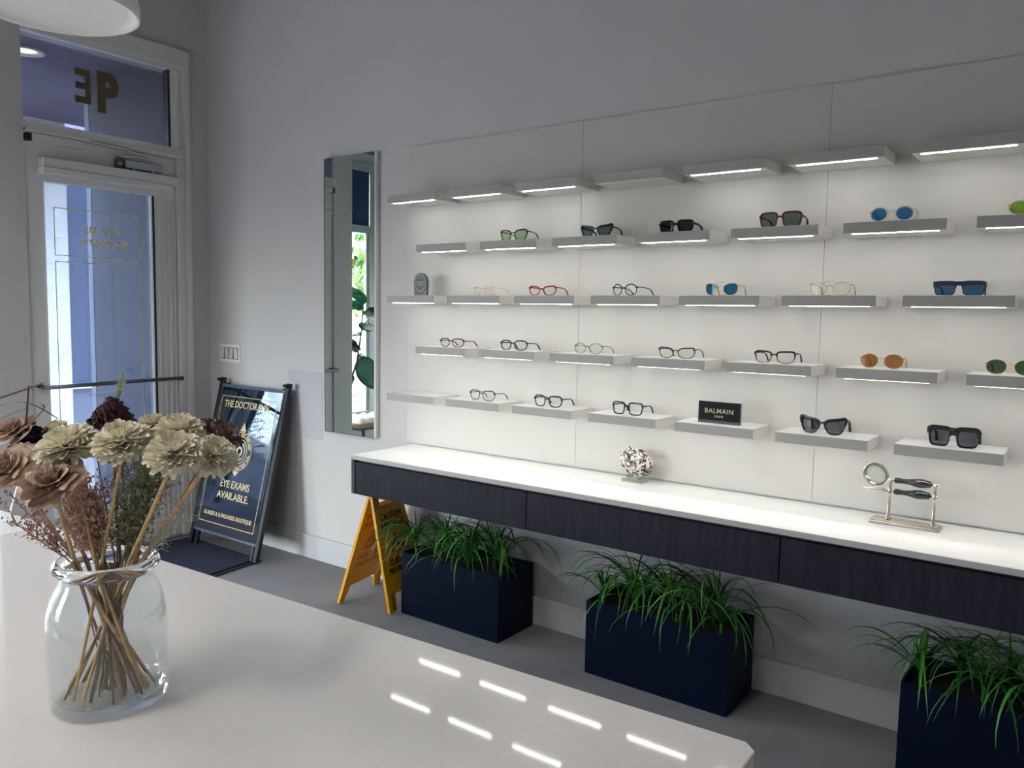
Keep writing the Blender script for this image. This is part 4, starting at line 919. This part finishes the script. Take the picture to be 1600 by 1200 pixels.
M_bark2 = mat('twisted_fibre', (150, 124, 102), .85, var=.4, scale=30)
bm = bmesh.new()
for q in range(22):
    a = q*.45; tube(bm, [(.012*math.cos(a)+.01, .02+.012*math.sin(a), .045), (.010*math.cos(a+2)+.006, .012+.01*math.sin(a+2), .15), (.018*math.cos(a+3), .012*math.sin(a+3), .25)], .0024, 5)
tag(obj('fibre_bundle', bm, M_bark2, smooth=True, loc=(JX, JY, ZD)), 'bundle of dark brown dried fibres standing inside the glass jar', 'dried stems', 'dried flowers in the glass jar')
rnd = random.Random(31)
for k in range(9):
    a = 2*PI*k/9+.3; bt = Vector((.075*math.cos(a), .075*math.sin(a), .0185)); nk = Vector((-.045*math.cos(a), -.045*math.sin(a), .24)); tp = nk+(nk-bt).normalized()*rnd.uniform(.02, .06)
    bm = bmesh.new(); tube(bm, [bt, bt.lerp(nk, .5), nk, tp], .0023, 7)
    tag(obj('straw_stem', bm, M_stem if k % 2 else M_stem2, smooth=True, loc=(JX, JY, ZD)), 'bare cut straw stem crossing inside the glass jar', 'dried stem', 'bare stems in the jar')
t = thing('curled_wood_strip', 'curly brown dried wood strips arching at the far left of the bouquet', 'dried strips', (1.19, -2.345, 1.2), (0, 0, math.radians(36)), None)
M_strip = mat('wood_strip', (118, 88, 72), .7, var=.3, scale=40)
def ribbon(pts, w_, z_=0):
    bm = bmesh.new(); vv = [(bm.verts.new(Vector(p)+Vector((0, -w_/2, 0))), bm.verts.new(Vector(p)+Vector((0, w_/2, 0)))) for p in pts]
    for a, b in zip(vv, vv[1:]): bm.faces.new((a[0], a[1], b[1], b[0]))
    bmesh.ops.solidify(bm, geom=bm.faces[:], thickness=.0016); return bm
obj('strip', ribbon([(.022, 0, .0), (.024, 0, .03), (.030, 0, .088)], .006), M_strip, t)
obj('strip', ribbon([(-.05+.09*math.sin(k*.22), .004*k, -.005+.055*math.sin(k*.22+.3)) for k in range(13)], .005), M_strip, t)
obj('strip', ribbon([(-.07+.011*k, .003*k, .02+.035*math.sin(k*.26)) for k in range(13)], .005), M_strip, t)
bm = bmesh.new(); tube(bm, [(-.03+.085*u/11*1.0, 0, .062+.03*u/11) for u in range(12)], .002, 6); obj('strip', bm, M_strip, t)
bm = bmesh.new(); tube(bm, [(.022, 0, .001), (.06, .02, -.12), (.115, .04, -.22)], .0022, 6); obj('strip', bm, M_strip, t)

# ---------------------------------------------------------------- daylight guides at the street windows (sampling portals only, they give off nothing)
for i in range(4):
    d_ = bpy.data.lights.new('window_portal', 'AREA'); d_.shape = 'RECTANGLE'; d_.size = abs(ys[i+1]-ys[i])-.1; d_.size_y = 1.9; d_.cycles.is_portal = True
    o = bpy.data.objects.new('window_portal', d_); C.objects.link(o); o.location = (XS-.07, (ys[i]+ys[i+1])/2, 1.32); o.rotation_euler = (PI/2, 0, -PI/2)
for i in range(1):
    d_ = bpy.data.lights.new('window_portal', 'AREA'); d_.shape = 'RECTANGLE'; d_.size = 1.3; d_.size_y = 1.9; d_.cycles.is_portal = True
    o = bpy.data.objects.new('window_portal', d_); C.objects.link(o); o.location = ((fxs[i]+fxs[i+1])/2, -6.29, 1.3); o.rotation_euler = (PI/2, 0, 0)
